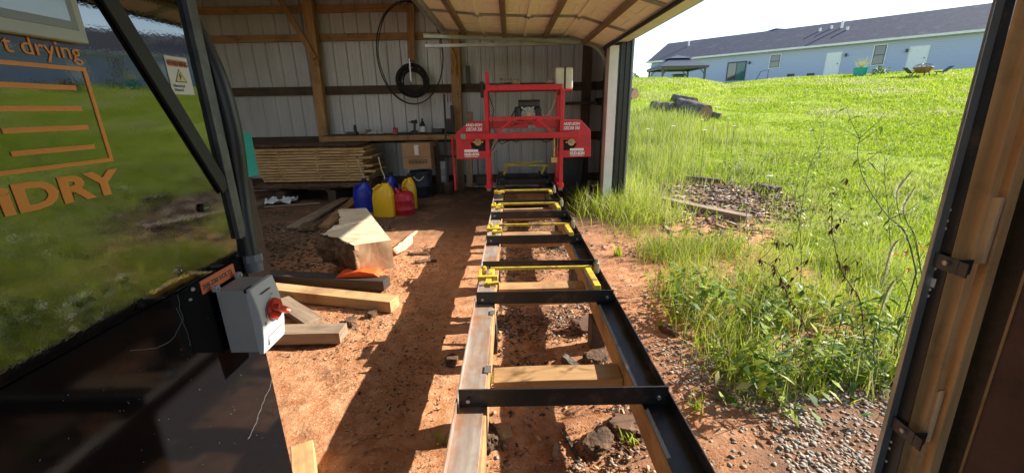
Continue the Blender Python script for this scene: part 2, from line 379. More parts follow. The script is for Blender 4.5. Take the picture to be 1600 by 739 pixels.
# ------------------------------------------------------------------ barn shell
YB=8.2; XL=-6.2; ZR=3.5; XW=1.6
def corrugated(name,label,x0,x1,z0,z1,pos,axis,thick=.02,mt=None,pitch=.245,flip=1,parent=None):
    prof=[]; x=x0
    pat=[(0,0),(.014,.03),(.040,.03),(.054,0),(.115,0),(.122,.003),(.132,.003),(.139,0),(.18,0),(.187,.003),(.197,.003),(.204,0)]
    while x<x1:
        for dx,dd in pat:
            if x+dx<x1: prof.append((x+dx,dd))
        x+=pitch
    prof.append((x1,0)); b=MB()
    n=len(prof)
    for zz in (z0,z1):
        for (a,dd) in prof:
            q=pos-flip*dd
            b.v.append((a,q,zz) if axis=='x' else (q,a,zz))
    for i in range(n-1): b.f.append((i,i+1,n+i+1,n+i)); b.mi.append(0)
    o=b.build(name,mt or M['wallmetal'],parent)
    return o
SH=thing('back_wall','tall ribbed grey metal wall behind the workbench and red sawmill','wall',(0,YB,0))
corrugated('wall_sheet','',XL,2.0,0,ZR,YB,'x',parent=SH)
for z,hh,mt in ((.18,.16,'darkx'),(.98,.15,'darkx'),(1.88,.15,'darkx'),(2.78,.12,'brownx'),(3.24,.12,'brownx')):
    MB().box(XL,1.9,YB-.068,YB-.026,z-hh/2,z+hh/2).build('girt',M[mt],SH,bevel=.004)
LW=thing('left_wall','ribbed grey metal side wall beyond the lumber stack','wall',(XL,0,0))
corrugated('wall_sheet','',-2.6,YB,0,ZR,XL,'y',flip=-1,parent=LW)
for z in (.98,1.88,2.78): MB().box(XL+.026,XL+.068,-3,YB-.07,z-.07,z+.07).build('girt',M['darky'],LW)
RW=thing('door_wall','barn wall around the overhead door opening beside the lawn','wall',(XW,YB,0))
corrugated('wall_sheet','',6.25,YB,0,ZR,XW+.16,'y',flip=1,parent=RW)
corrugated('wall_sheet','',-2.6,1.35,0,ZR,XW+.16,'y',flip=1,parent=RW,mt=M['blackmetal'])
MB().box(XW+.13,XW+.17,1.35,6.25,2.40,ZR).build('wall_sheet',M['wallmetal'],RW)
MB().box(XW-.14,XW+.12,1.2,6.4,2.39,2.62).build('header',M['darky'],RW,bevel=.004)
MB().box(1.455,1.64,1.55,6.2,2.345,2.387).build('header_trim',M['white'],RW,bevel=.004)
for z in (.98,1.6,1.88,2.78): MB().box(XW+.02,XW+.06,6.42,YB-.03,z-.06,z+.06).build('girt',M['darky'],RW)
RF=thing('barn_roof','dark underside of the barn roof over the wood posts','roof',(0,0,ZR))
rdm=mat('roof_underside',(.50,.49,.46),(.42,.41,.38),rough=.6,metal=.2)
FILLGAP=[(3.2,4.9)]; SX0,SX1=-5.2,-1.6  # roof gap for an added, unseen panel that brightens the interior
yy0=-2.6
for (ya,yb) in FILLGAP+[(YB+.3,None)]:
    MB().box(XL-.3,XW+.6,yy0,ya,ZR,ZR+.04).build('roof_deck',rdm,RF)
    if yb is None: break
    MB().box(XL-.3,SX0,ya,yb,ZR,ZR+.04).build('roof_deck',rdm,RF); MB().box(SX1,XW+.6,ya,yb,ZR,ZR+.04).build('roof_deck',rdm,RF)
    yy0=yb
def transl():
    m,n,b=newmat('added_translucent_fill'); t=N(n,'ShaderNodeBsdfTranslucent'); t.inputs[0].default_value=(.80,.82,.78,1); n.links.new(t.outputs[0],n.nodes['Material Output'].inputs[0]); return m
tlm=transl()
for (ya,yb) in FILLGAP:
    o=rawmesh('added_fill_panel',[(SX0,ya,ZR+.02),(SX1,ya,ZR+.02),(SX1,yb,ZR+.02),(SX0,yb,ZR+.02)],[(0,1,2,3)],tlm); o.parent=RF; o.location=(0,0,-ZR)  # added translucent panel out of view, spreads sunlight onto the back wall
for yy in (1.0,3.4,5.8): MB().box(XL,XW+.1,yy-.02,yy+.02,ZR-.26,ZR-.004).build('rafter',M['brownx'],RF)
# posts of the barn frame against the back wall
def post(label,pts,w,d,mt,cat='post',name='wood_post',yc=None):
    b=MB(); b.bar(pts[0],pts[1],w,d,up=(0,1,0)); o=b.build(name,mt,origin=pts[0],bevel=.005); tag(o,label,cat); return o
a=W(481,0,y=8.0); c=W(511,243,y=8.0)
dv=(c-a)/(a.z-c.z)
post('thick brown wood post at the left end of the workbench',(c+dv*c.z,a+(-dv)*.25),.17,.14,M['brownz'])
post('slanting brace board leaning onto the left wood post near the roof',(W(492,92,y=7.86),W(434,-6,y=7.86)),.09,.04,M['brownz'],'brace','brace_board')
post('short hanging board above the coiled black hose',(W(643,98,y=8.02),W(641,-10,y=8.02)),.13,.05,M['brownz'],'board','hanging_board')
a=W(712,60,y=8.0); c=W(719,290,y=8.0)
post('brown wood post behind the left red cover of the sawmill',(Vector((c.x,8.0,0)),Vector((a.x,8.0,3.45))),.17,.14,M['brownz'])
post('dark wood post in the corner behind the door track',(Vector((1.42,8.02,0)),Vector((1.42,8.02,3.45))),.15,.14,M['darkz'])
post('dark wood post inside the far end of the door opening',(Vector((1.56,7.0,0)),Vector((1.56,7.0,2.9))),.09,.14,M['darkz'])
post('grey wood stud standing between the sawmill cover and the back wall',(W(734,292,y=7.6)*1.,W(734,175,y=7.6)),.11,.06,M['greyz'],'stud','wood_stud')
tag(MB().box(1.05,1.55,7.62,8.1,1.55,1.60).build('corner_shelf',M['darkx'],origin=(1.3,7.8,1.55),bevel=.004),'dark wood shelf in the back corner right of the red cover','shelf')

# ---- far jamb of the overhead door
SHF=-.07
T=thing('far_door_jamb','white and black trim at the far edge of the door opening, grass at its foot','door jamb',(1.55,6.1,0))
p0=W(946,318,y=6.1).x+SHF; p1=W(958,318,y=6.1).x+SHF; p2=W(976,300,y=6.1).x+SHF
MB().box(p0+.02,p1+.03,6.1,6.3,-.05,2.3).build('white_trim',M['white'],T,bevel=.004)
b=MB(); b.box(p1+.034,p2+.06,6.12,6.34,-.05,2.34)
for k in range(3): b.box(p1+.06+k*.07,p1+.075+k*.07,6.10,6.119,-.05,2.34)
b.build('black_trim',M['blackmetal'],T,bevel=.003)
MB().box(1.47,1.56,6.46,6.50,-.05,2.34).build('wood_jamb',M['darkz'],T,bevel=.003)
# ---- door tracks
def track(name,label,y,x_v,side):
    t=thing(name,label,'door track',(x_v,y,0))
    xh=.72; zt=2.38
    pts=[(x_v,y,0.),(x_v,y,1.95)]
    for i in range(1,8):
        a=i/7*math.pi/2; pts.append((x_v-.36+.36*math.cos(a),y,1.95+.42*math.sin(a)))
    pts+=[(.4,y,2.42),(-1.2,y,2.50)]
    b=MB()
    for i in range(len(pts)-1): b.bar(pts[i],pts[i+1],.014,.055,up=(0,1,0)) if False else b.bar(pts[i],pts[i+1],.05,.004,up=(0,1,0))
    b.build('channel',M['galvgreen'],t)
    b=MB()
    for i in range(len(pts)-1):
        p=Vector(pts[i]);q=Vector(pts[i+1]); d=(q-p).normalized(); nrm=Vector((-d.z,0,d.x))
        for s in(-1,1): b.bar(p+nrm*s*.024+Vector((0,side*.012,0)),q+nrm*s*.024+Vector((0,side*.012,0)),.003,.024,up=(0,1,0))
    b.build('lip',M['galvgreen'],t)
    for z in (.35,1.1,1.8): MB().box(x_v+.02,x_v+.16,y-.02,y+.02,z-.03,z+.03).build('bracket',M['galv'],t)
    return t
track('door_track','pale galvanised door track with holes curving up at the far jamb',6.36,1.41,-1)
# ---- overhead door
D=thing('overhead_door','open sectional garage door with cream panels hanging overhead','garage door',(0,3.9,2.45))
prof=[(-.87,2.555),(-.34,2.50),(.23,2.475),(.79,2.465),(1.33,2.30)]
y0,y1=1.45,6.28
for i in range(4):
    (xa,za),(xb,zb)=prof[i],prof[i+1]; d=Vector((xb-xa,0,zb-za)); L=d.length; d.normalize(); up=Vector((-d.z,0,d.x))
    b=MB(); T=Matrix((d,Vector((0,1,0)),-d.cross(Vector((0,1,0))))).transposed().to_4x4()
    T=Matrix((d,Vector((0,1,0)),up)).transposed().to_4x4(); T.translation=Vector((xa,0,za))
    b.box(.004,L-.004,y0,y1,.012,.05,T)
    o=b.build('door_panel',M['doorp'],D)
    # embossed rectangles stay on the panel's own mesh level
    b=MB(); ncol=8; wy=(y1-y0)/ncol
    for k in range(ncol):
        ya=y0+k*wy+.09; yb=y0+(k+1)*wy-.09
        for (c0,c1,e0,e1) in ((.09,L-.09,ya,ya+.02),(.09,L-.09,yb-.02,yb),(.09,.11,ya+.021,yb-.021),(L-.11,L-.09,ya+.021,yb-.021),(.16,L-.16,ya+.08,yb-.08)):
            b.box(c0,c1,e0,e1,.006,.0119,T)
    b.build('embossing',M['doorp'],o,bevel=.003)
    b=MB(); b.box(L*.5-.03,L*.5+.03,y0,y1,-.045,.004,T); b.build('strut',M['strut'],D,bevel=.006)
    for k in range(ncol+1):
        yy=y0+k*wy; hw=.035 if k%2==0 else .0
        if hw==0: continue
        yy=min(max(yy,y0+hw),y1-hw)
        b=MB(); b.box(.01,L*.5-.034,yy-hw,yy+hw,-.004,.0055,T); b.box(L*.5+.034,L-.01,yy-hw,yy+hw,-.004,.0055,T); b.build('stile',M['galv'],D)
        if i<3:
            b=MB(); q=Vector((xb,0,zb)); b.box(xb-.05,xb+.05,yy-.022,yy+.022,zb-.016,zb-.008); b.tube([(xb,yy-.03,zb-.02),(xb,yy+.03,zb-.02)],.011); b.build('hinge',M['galv'],D)
    if i<3:
        b=MB(); b.bar((xb,y0,zb+.004),(xb,y1,zb+.004),.045,.02); b.build('section_joint',M['doorp'],D,bevel=.005)
b=MB(); b.tube([(1.345,y0,2.285),(1.345,y1,2.285)],.022,8); b.build('bottom_seal',M['rubber'],D,smooth=True)
b=MB(); b.box(-.93,-.88,y0,y1,2.51,2.60); b.build('edge_angle',M['galv'],D)
for yy in (y1+.005,):
    b=MB()
    for (xx,zz) in prof[:4]: b.tube([(xx,yy-.08,zz-.02),(xx,yy+.05,zz-.02)],.012)
    b.build('roller',M['galv'],D)
tag(MB().box(-1.2,.9,6.42,6.46,2.36,2.40).build('track_rail',M['galv'],origin=(0,6.44,2.38)),'long thin galvanised rail hanging across under the open door','rail')

# ---- near jamb on the right
def slab(ut0,ub0,ut1,ub1,x,th,name,mt,parent,bevel=.003,vt=0,vb=739):
    q=[]
    for (ut,ub) in ((ut0,ub0),(ut1,ub1)):
        a=W(ut,vt,x=x);c=W(ub,vb,x=x); d=(a-c)/(a.z-c.z)
        lo=-.02 if vt==0 else c.z; hi=2.34 if vt==0 else a.z
        q.append((c+d*(lo-c.z),c+d*(hi-c.z)))
    b=MB(); vs=[]
    for xx in (x,x+th):
        for (l,h) in q: vs+= [(xx,l.y,l.z),(xx,h.y,h.z)]
    b.add(vs,[(0,1,3,2),(4,6,7,5),(0,4,5,1),(2,3,7,6),(0,2,6,4),(1,5,7,3)])
    return b.build(name,mt,parent,bevel=bevel)
J=thing('near_door_jamb','brown wood jamb boards beside the camera at the right edge','door jamb',(1.6,1.3,0))
slab(1588,1386,1630,1424,1.52,.035,'jamb_board',M['jambw'],J)
slab(1632,1426,1662,1452,1.55,.035,'stop_board',M['jambw'],J)
slab(1543,1507,1566,1534,1.532,.014,'wood_shim',M['pinez2'],J,vt=308,vb=412)
slab(1454,1430,1472,1448,1.532,.014,'wood_shim',M['pinez2'],J,vt=610,vb=690)
slab(1664,1454,1770,1530,1.60,.03,'gap_shade_board',M['dark_shade_wood'],J)  # board coloured near black to stand in for a shaded gap
K=thing('near_door_track','black steel door track with punched holes on the near jamb','door track',(1.5,1.4,0))
slab(1556,1366,1586,1400,1.485,.003,'track_plate',M['steelblk'],K,bevel=0)
slab(1551,1358,1556.5,1366,1.455,.03,'track_lip',M['galv'],K,bevel=.002)
for v in (328,345,357,405,420,452,462,690,700,720):
    f=v/739; u=1572+(1384-1572)*f-4
    p=W(u,v,x=1.484); MB().box(1.4825,1.4848,p.y-.0035,p.y+.0035,p.z-.0045,p.z+.0045).build('punched_hole',M['whitedec'],K)
p=W(1456,440,x=1.484); MB().box(1.4818,1.4848,p.y-.012,p.y+.010,p.z-.018,p.z+.014).build('punched_slot',M['whitedec'],K)
for v in (402,655):
    f=v/739; u=1572+(1384-1572)*f
    a=W(u-12,v,x=1.475); c=W(u+34,v,x=1.475)
    b=MB(); b.box(1.470,1.476,c.y,a.y,a.z-.030,a.z+.022); b.box(1.4765,1.519,c.y,c.y+.005,a.z-.030,a.z+.022); b.box(1.470,1.476,c.y-.03,c.y-.001,a.z-.03,a.z+.018)
    o=b.build('track_bracket',M['galv'] if False else mat('bracket_steel%d'%v,(.10,.10,.11),(.06,.06,.065),rough=.4,metal=.6),K,bevel=.001)
    MB().tube([(1.4695,(a.y+c.y)/2-.01,a.z),(1.460,(a.y+c.y)/2-.01,a.z)],.009,6).build('bolt',M['galv'],o)
P_=thing('rusty_panel','rusty brown sheet leaning at the right edge, inside the near jamb','panel',(1.4,1.0,0))
slab(1740,1500,1990,1700,1.40,.02,'sheet',M['rust'],P_)
slab(1736,1497,1740,1500,1.395,.024,'sheet_edge',M['brownz'],P_,bevel=.001)

# ------------------------------------------------------------------ sawmill track
RT=thing('sawmill_track','long steel track of two rails and black crossbars running to the red sawmill','sawmill track',(0,0,0))
ZT=.40
xl0,xr0=-.237,.625
ys,ye=.35,7.9
b=MB(); b.box(xl0,xl0+.110,ys,ye,ZT-.055,ZT-.049); b.box(xl0,xl0+.006,ys,ye,ZT-.0488,ZT-.008); b.build('rail',M['steelworn'],RT,bevel=.001)
b=MB(); b.box(xr0-.11,xr0,ys,ye,ZT-.055,ZT-.049); b.box(xr0-.006,xr0,ys,ye,ZT-.0488,ZT+.004); b.build('rail',M['steelblk'],RT,bevel=.001)
bars=[(1.377,.082),(2.287,.08),(2.895,.05),(3.452,.08),(4.328,.08),(5.05,.05),(5.68,.08),(6.42,.08),(7.1,.08)]
for i,(yy,hh) in enumerate(bars):
    zt=ZT+(.0 if hh>.06 else -.03)
    b=MB(); b.box(xl0+.012,xr0-.010,yy,yy+.008,zt-hh+.034,zt+.034); b.box(xl0+.012,xr0-.010,yy+.0085,yy+.05,zt-hh+.034,zt-hh+.041)
    o=b.build('crossbar',M['steelblk'],RT,bevel=.001)
    for xx in (xl0+.05,xr0-.05):
        MB().tube([(xx,yy+.012,zt-.01),(xx,yy-.014,zt-.01)],.009,6).build('bolt',M['galv'],o)
for yy in (1.60,2.15): MB().box(xl0+.100,xl0+.130,yy,yy+.05,ZT-.047,ZT-.042).build('rail_clip',M['galv'],RT)
def clamp(yc,s,label):
    t=thing('log_clamp',label,'log clamp',(0,yc,ZT))
    z=ZT+.055
    b=MB(); b.tube([(xl0+.09,yc,z),(xr0-.08,yc,z)],.013,8); b.build('cross_tube',M['yellow'],t,smooth=True)
    b=MB(); b.bar((xl0+.10,yc+.02,z-.01),(xl0+.075,yc-.26*s,z-.01),.035,.03); b.bar((xl0+.01,yc-.16*s,z),(xl0+.14,yc-.16*s,z),.03,.03); b.bar((xl0+.02,yc-.03,z),(xl0+.02,yc-.17*s,z-.01),.02,.03); b.bar((xl0+.075,yc-.26*s,z),(xl0+.15,yc-.24*s,z),.02,.02)
    b.build('left_arm',M['yellow'],t,bevel=.003)
    b=MB(); b.bar((xr0-.115,yc+.02,z-.01),(xr0-.105,yc-.32*s,z-.012),.04,.035); b.build('right_arm',M['yellow'],t,bevel=.003)
    b=MB(); b.lathe([(.02,-.02),(.022,0),(.022,.05),(.012,.055),(.012,.08)],(xr0-.05,yc,z-.02),8); b.build('turn_screw',M['dullmetal'],t,smooth=True)
    b=MB(); b.lathe([(.015,-.02),(.018,0),(.018,.035),(.008,.04)],(xl0+.04,yc,z-.02),8); b.build('turn_screw',M['yellow'],t,smooth=True)
clamp(2.62,1,'yellow log clamp nearest the camera, across the track')
clamp(3.72,.9,'yellow log clamp on the track, second from the camera')
clamp(4.62,.8,'yellow log clamp on the track, third from the camera')
clamp(5.42,.5,'yellow log clamp at the foot of the red sawmill')
for xx,mt,lb in ((xl0+.095,'timbx','long timber bearing the left worn rail'),(xr0-.081,'timbx','long timber bearing the right black rail')):
    timber('bearing_timber',lb,'timber',(xx,ys,.277),(xx,7.6,.277),.055,.135,M[mt])
for i,(yy,lb) in enumerate(((1.63,'sawn cross timber nearest the camera, bark crumbs on it'),(2.66,'cross timber under the nearest yellow clamp'),(3.95,'cross timber under the second yellow clamp'),(5.0,'cross timber under the track near its middle'),(6.2,'cross timber under the red sawmill frame'))):
    timber('cross_timber',lb,'timber',(xl0+.135,yy+.06,.215),(xr0-.112,yy+.075,.215),.12,.13,M['timbx'],jit=.006)
for i,yy in enumerate((1.08,2.36,3.3,4.5,5.6,7.2)):
    for xx in (xl0+.09,xr0-.08):
        o=MB().box(xx-.05,xx+.04,yy-.06,yy+.06,-.06,.207).build('wood_block',M['darky'],origin=(xx,yy,0),bevel=.006,jit=.008)
        tag(o,'dark wood block packed under a bearing timber of the sawmill track','block','blocks under the sawmill track')

# ------------------------------------------------------------------ sawmill head
S=thing('bandsaw_mill','red bandsaw mill head with octagonal side covers and engine','sawmill',(.2,5.9,.4))
YS=5.75
def beam(pts,name,w=.05,h=.05,mt='red',par=S,y=YS,bev=.003):
    b=MB(); b.bar(pts[0],pts[1],w,h,up=(0,1,0)); return b.build(name,M[mt],par,bevel=bev)
xL,xR=-.315,.70
for yy in (YS,YS+.5):
    for x in (xL,xR):
        beam(((x,yy,.42),(x,yy,1.74)),'upright',.052,.052)
beam(((xL-.0,YS,1.735+.03),(xR,YS,1.735+.03)),'top_beam',.07,.052)
MB().box(xL+.03,xR-.03,YS+.03,YS+.47,1.755,1.775).build('top_plate',M['red'],S,bevel=.003)
beam(((xL,YS+.5,1.765),(xR,YS+.5,1.765)),'top_beam',.07,.052)
for x in(xL,xR):
    beam(((x,YS+.03,1.70),(x,YS+.47,1.70)),'side_beam'); beam(((x,YS,.45),(x,YS+.5,.45)),'wheel_beam',.05,.09)
    b=MB(); 
    for yy in (YS+.04,YS+.46): b.tube([(x-.03,yy,.405),(x+.03,yy,.405)],.035,12)
    b.build('track_wheel',M['dullmetal'],S,smooth=True)
beam(((xL+.03,YS-.005,1.375),(xR-.03,YS-.005,1.375)),'front_beam',.045,.04)
beam(((xL+.03,YS+.12,1.29),(xR-.03,YS+.12,1.29)),'rear_beam',.10,.05)
xb0=W(728,213,y=YS-.05).x; xb1=W(905,213,y=YS-.05).x; zb=W(815,212,y=YS-.05).z
beam(((xb0,YS-.05,zb),(xb1,YS-.05,zb)),'saw_beam',.075,.045)
MB().box(xb0-.07,xb0-.001,YS-.075,YS-.03,zb-.035,zb+.035).build('beam_end_plate',M['dullmetal'],S,bevel=.003)
beam(((xL+.03,YS-.036,zb-.04),(xL+.34,YS-.034,1.36)),'brace',.035,.02)
beam(((xR-.03,YS-.036,zb-.04),(xR-.34,YS-.034,1.36)),'brace',.035,.02)
# covers
def cover(sign):
    pts=[(712,209),(733,190),(760,190),(760,219),(741,219),(735,224),(737,232),(746,236),(761,236),(761,248),(714,249)] if sign<0 else [(875,188),(908,188),(923,204),(923,245),(876,247),(876,235),(890,235),(898,231),(901,224),(897,219),(875,219)]
    cc=[W(u,v,y=YS-.02) for u,v in pts]
    if sign>0: pass
    b=MB(); b.prism([(p.x,p.z) for p in cc],'y',YS-.02,YS+.14)
    o=b.build('side_cover',M['redpanel'],S,bevel=.003)
    xs=[p.x for p in cc]; x0,x1=min(xs),max(xs); z1=max(p.z for p in cc); z0=min(p.z for p in cc)
    tx=(W(728,200,y=YS).x if sign<0 else W(880,199,y=YS).x)
    text('brand_lettering','HUD-SON',.048,M['whitedec'],o,(tx,YS-.0225,z1-.065),(1,0,0),(0,0,1),shear=.25,bold=.002)
    text('model_lettering','OSCAR 336',.062,M['whitedec'],o,(tx,YS-.0225,z1-.125),(1,0,0),(0,0,1),shear=.25,bold=.002,squash=.70)
    tx=(W(726,240,y=YS).x if sign<0 else W(890,239,y=YS).x)
    MB().box(tx,tx+.19,YS-.0228,YS-.0203,z0+.095,z0+.128).build('sticker',M['whitedec'],o)
    text('brand_lettering','HUD-SON',.052,M['whitedec'],o,(tx,YS-.0225,z0+.045),(1,0,0),(0,0,1),bold=.003,squash=.85)
    MB().box(tx,tx+.19,YS-.0228,YS-.0203,z0+.026,z0+.034).build('sticker',M['whitedec'],o)
    # bearing in the notch
    c=W(747 if sign<0 else 892,222,y=YS+.02)
    b=MB(); b.tube([(c.x,YS-.03,c.z),(c.x,YS+.06,c.z)],.047,14); b.bar((c.x-.075,YS+.01,c.z),(c.x+.075,YS+.01,c.z),.02,.045,up=(0,1,0)); q=b.build('bearing',M['brass'],S,smooth=True)
    MB().tube([(c.x,YS-.045,c.z),(c.x,YS-.031,c.z)],.025,10).build('shaft',M['dullmetal'],q,smooth=True)
    MB().tube([(c.x,YS+.15,c.z),(c.x,YS+.19,c.z)],.20,22).build('band_wheel',M['dfr'],S,smooth=True)
cover(-1); cover(1)
b=MB(); b.tube([(xL+.03,YS+.03,1.70),(xL+.10,YS+.0,1.5),(xL+.07,YS-.03,1.3),(xL+.16,YS+.0,1.10),(xL+.06,YS+.02,.95)],.006,6); b.build('control_cable',M['rubber'],S,smooth=True)
b=MB(); b.tube([(xR-.05,YS+.1,1.72),(xR-.12,YS+.08,1.5),(xR-.22,YS+.1,1.36)],.008,6); b.build('water_hose',M['hose'],S,smooth=True)
MB().tube([(xR-.045,YS+.03,1.2),(xR-.045,YS+.03,.9)],.012,6).build('crank_rod',M['dullmetal'],S,smooth=True)
# lift post, shelf, strap, hoses
a=W(760.5,113,y=YS+.03); beam(((a.x,YS+.06,1.72),(a.x,YS+.06,a.z)),'lift_post',.05,.05)
MB().box(W(868,143,y=YS+.15).x,W(893,143,y=YS+.15).x,YS+.04,YS+.36,1.715,1.733).build('tank_shelf',M['red'],S,bevel=.002)
TK=thing('water_tank','white plastic water tank with a black strap on the red shelf','tank',W(879,144,y=YS+.18))
x0=W(866,140,y=YS+.18).x; x1=W(893,140,y=YS+.18).x; zt_=W(880,106,y=YS+.1).z
b=MB(); b.box(x0,x1,YS+.06,YS+.34,1.735,zt_); b.build('tank_body',M['tankw'],TK,bevel=.02)
xm=(x0+x1)/2+.01
b=MB(); b.box(xm-.012,xm+.012,YS+.055,YS+.059,1.737,zt_+.004); b.box(xm-.012,xm+.012,YS+.06,YS+.34,zt_+.001,zt_+.005); b.build('strap',M['black'],TK)
# winch on the top plate
WN=thing('winch','small grey winch with drum bolted on the red top plate','winch',W(797,137,y=YS+.1))
x0=W(781,137,y=YS+.1).x; x1=W(813,137,y=YS+.1).x; zz=1.802
b=MB(); b.tube([(x0,YS+.1,zz+.045),(x0+.05,YS+.1,zz+.045)],.042,12); b.tube([(x0+.06,YS+.1,zz+.045),(x0+.14,YS+.1,zz+.045)],.026,10); b.tube([(x0+.14,YS+.1,zz+.045),(x0+.16,YS+.1,zz+.045)],.042,12); b.box(x0,x1,YS+.05,YS+.15,zz-.01,zz+.004)
b.build('drum',M['dullmetal'],WN,smooth=True)
b=MB(); b.box(x0+.165,x1,YS+.055,YS+.145,zz+.005,zz+.07); b.build('motor',mat('winch_motor',(.33,.24,.17),(.24,.17,.12),rough=.5,metal=.3),WN,bevel=.012)
x0=W(852,137,y=YS+.1).x
tag(MB().tube([(x0,YS+.06,1.83),(x0+.11,YS+.06,1.83)],.028,10).build('small_canister',M['dullmetal'],origin=(x0,YS,1.8),smooth=True),'small grey canister lying on the right end of the red top plate','canister')
# engine
x0=W(802,182,y=YS+.25).x; x1=W(846,182,y=YS+.25).x; xc=(x0+x1)/2
EN=thing('engine','black petrol engine with silver fan cover, mounted inside the red frame','engine',(xc,YS+.3,1.36))
z0=W(820,187,y=YS+.2).z-.03; z1=W(820,158,y=YS+.2).z
b=MB(); b.box(x0+.05,x1-.05,YS+.16,YS+.42,z0,z0+.17); b.box(x0+.02,x0+.10,YS+.14,YS+.40,z0+.05,z0+.2); b.box(x1-.10,x1-.01,YS+.14,YS+.40,z0+.03,z0+.19)
b.build('engine_block',M['black'],EN,bevel=.02)
MB().tube([(x0+.07,YS+.2,z1-.04),(x1-.03,YS+.2,z1-.04)],.055,14).build('air_filter',M['dfr'],EN,smooth=True)
b=MB(); b.tube([(xc+.01,YS+.145,z0+.1),(xc+.01,YS+.16,z0+.1)],.10,18); q=b.build('fan_cover',M['dullmetal'],EN,smooth=True)
b=MB()
for k in range(9):
    a=k/9*2*math.pi; b.bar((xc+.01+.03*math.cos(a),YS+.14,z0+.1+.03*math.sin(a)),(xc+.01+.095*math.cos(a),YS+.14,z0+.1+.095*math.sin(a)),.012,.012,up=(0,1,0))
b.build('fan_rib',M['galv'],q)
MB().tube([(xc+.01,YS+.12,z0+.1),(xc+.01,YS+.144,z0+.1)],.03,12).build('pull_hub',M['brass'],EN,smooth=True)
for s in(-1,1): MB().bar((xc-.09*s,YS+.15,z0+.20),(xc-.02*s,YS+.15,z0+.15),.014,.012,up=(0,1,0)).build('linkage',M['galv'],EN)
b=MB(); b.tube([(x0+.02,YS+.15,z0+.15),(x0-.05,YS+.13,z0+.03),(x0-.03,YS+.1,z0-.05),(x0+.06,YS+.1,z0-.02)],.010,6); b.tube([(x1-.02,YS+.15,z0+.1),(x1+.04,YS+.13,z0+.0),(x1-.02,YS+.1,z0-.06)],.008,6); b.build('hose',M['rubber'],EN,smooth=True)
MB().box(xc-.0,xc+.10,YS+.06,YS+.11,1.235,1.285).build('switch_plate',M['dullmetal'],S,bevel=.004)
for k,u in enumerate((805,811,817,829)):
    p=W(u,193,y=YS+.09); MB().tube([(p.x,YS+.066,p.z),(p.x,YS+.055,p.z)],.012,6).build('bolt',M['black'],S)
# hanging blade guides, chain and cables under the beam
b=MB(); b.bar((xL+.12,YS+.05,zb-.04),(xL+.10,YS+.05,zb-.2),.05,.03); b.tube([(xL+.1,YS+.02,zb-.2),(xL+.04,YS+.0,zb-.3),(xL+.06,YS+.0,zb-.36)],.009,6); b.build('blade_guide',M['dullmetal'],S,bevel=.003)
b=MB(); b.bar((xR-.09,YS+.05,zb-.04),(xR-.09,YS+.05,zb-.32),.03,.03); b.box(xR-.14,xR-.05,YS,YS+.09,zb-.38,zb-.30); b.build('blade_guide',M['brass'],S,bevel=.008)
b=MB(); b.tube([(xL+.1,YS+.1,zb-.05),(xL+.2,YS+.08,zb-.12),(xL+.33,YS+.08,zb-.06),(xL+.4,YS+.08,zb-.1),(xL+.5,YS+.08,zb-.03)],.007,6); b.build('cable',M['rubber'],S,smooth=True); b=MB(); b.tube([(xR-.3,YS+.1,zb-.05),(xR-.2,YS+.08,zb-.11),(xR-.08,YS+.08,zb-.05)],.007,6); b.build('cable',M['rubber'],S,smooth=True)
b=MB()
for k in range(14): b.tube([(xL+.06+(k%2)*.012,YS+.25,1.68-k*.026),(xL+.06+(k%2)*.012,YS+.25,1.664-k*.026)],.008,6)
b.build('lift_chain',M['dfr'],S)
for s,x in((-1,xL+.02),(1,xR-.02)):
    b=MB(); b.bar((x,YS+.1,zb-.06),(x-s*.0+(-.10 if s<0 else .12),YS+.0,zb-.11),.02,.03); b.build('belt',M['dfr'],S)
# yellow frame standing behind the mill
YF=thing('yellow_stand','yellow metal stand with levers behind the sawmill posts','stand',(.2,7.0,.4))
a=W(786,258,y=6.9); c=W(857,255,y=6.9)
b=MB(); b.bar((a.x,6.9,a.z),(c.x,6.9,c.z-.04),.03,.05,up=(0,1,0)); b.bar((a.x+.02,6.92,a.z+.01),(c.x-.1,6.92,c.z+.03),.02,.03,up=(0,1,0)); b.build('top_bar',M['yellow'],YF,bevel=.003)
for x in (a.x+.06,c.x-.06):
    MB().bar((x,6.93,a.z-.02),(x-.05,6.93,.44),.035,.04,up=(0,1,0)).build('leg',M['yellow'],YF,bevel=.003)

# ------------------------------------------------------------------ workbench
B=thing('workbench','long wooden workbench along the back wall, small tools lying on it','workbench',(-2.1,7.8,0))
xa=W(503,215,y=7.6).x; xe=-.86; zt=W(600,211,y=7.6).z
MB().box(xa,xe,7.6,8.12,zt-.03,zt).build('bench_top',M['darkx'],B,bevel=.004)
MB().box(xa,-2.0,7.555,7.597,zt-.10,zt-.012).build('front_rail',M['brownx'],B,bevel=.004)
MB().box(-1.996,xe,7.553,7.597,zt-.10,zt-.012).build('front_rail',M['brownx'],B,bevel=.004)
for x in (xa+.12,-1.35,xe-.08): MB().bar((x,7.62,zt-.1),(x,7.62,0),.09,.04,up=(0,1,0)).build('leg',M['darkz'],B,bevel=.003)
MB().bar(W(676,225,y=7.6),W(692,250,y=7.9),.08,.04).build('brace',M['brownx'],B,bevel=.003)
def on_bench(u): return W(u,205,y=7.75).x
zb_=zt
x=on_bench(552); b=MB(); b.lathe([(.03,0),(.032,.02),(.026,.08),(.03,.13),(.018,.17),(.0,.18)],(x,7.85,zb_),12); tag(b.build('black_can',M['black'],origin=(x,7.85,zb_),smooth=True),'black spray can standing at the left of the workbench','can')
x=on_bench(618); t=thing('red_jar','small red jar with pink label on the workbench','jar',(x,7.75,zb_))
MB().lathe([(.045,0),(.048,.01),(.048,.075),(.03,.085)],(x,7.75,zb_),14).build('jar_body',mat('pink_label',(.65,.28,.28),(.5,.05,.06),rough=.5),t,smooth=True)
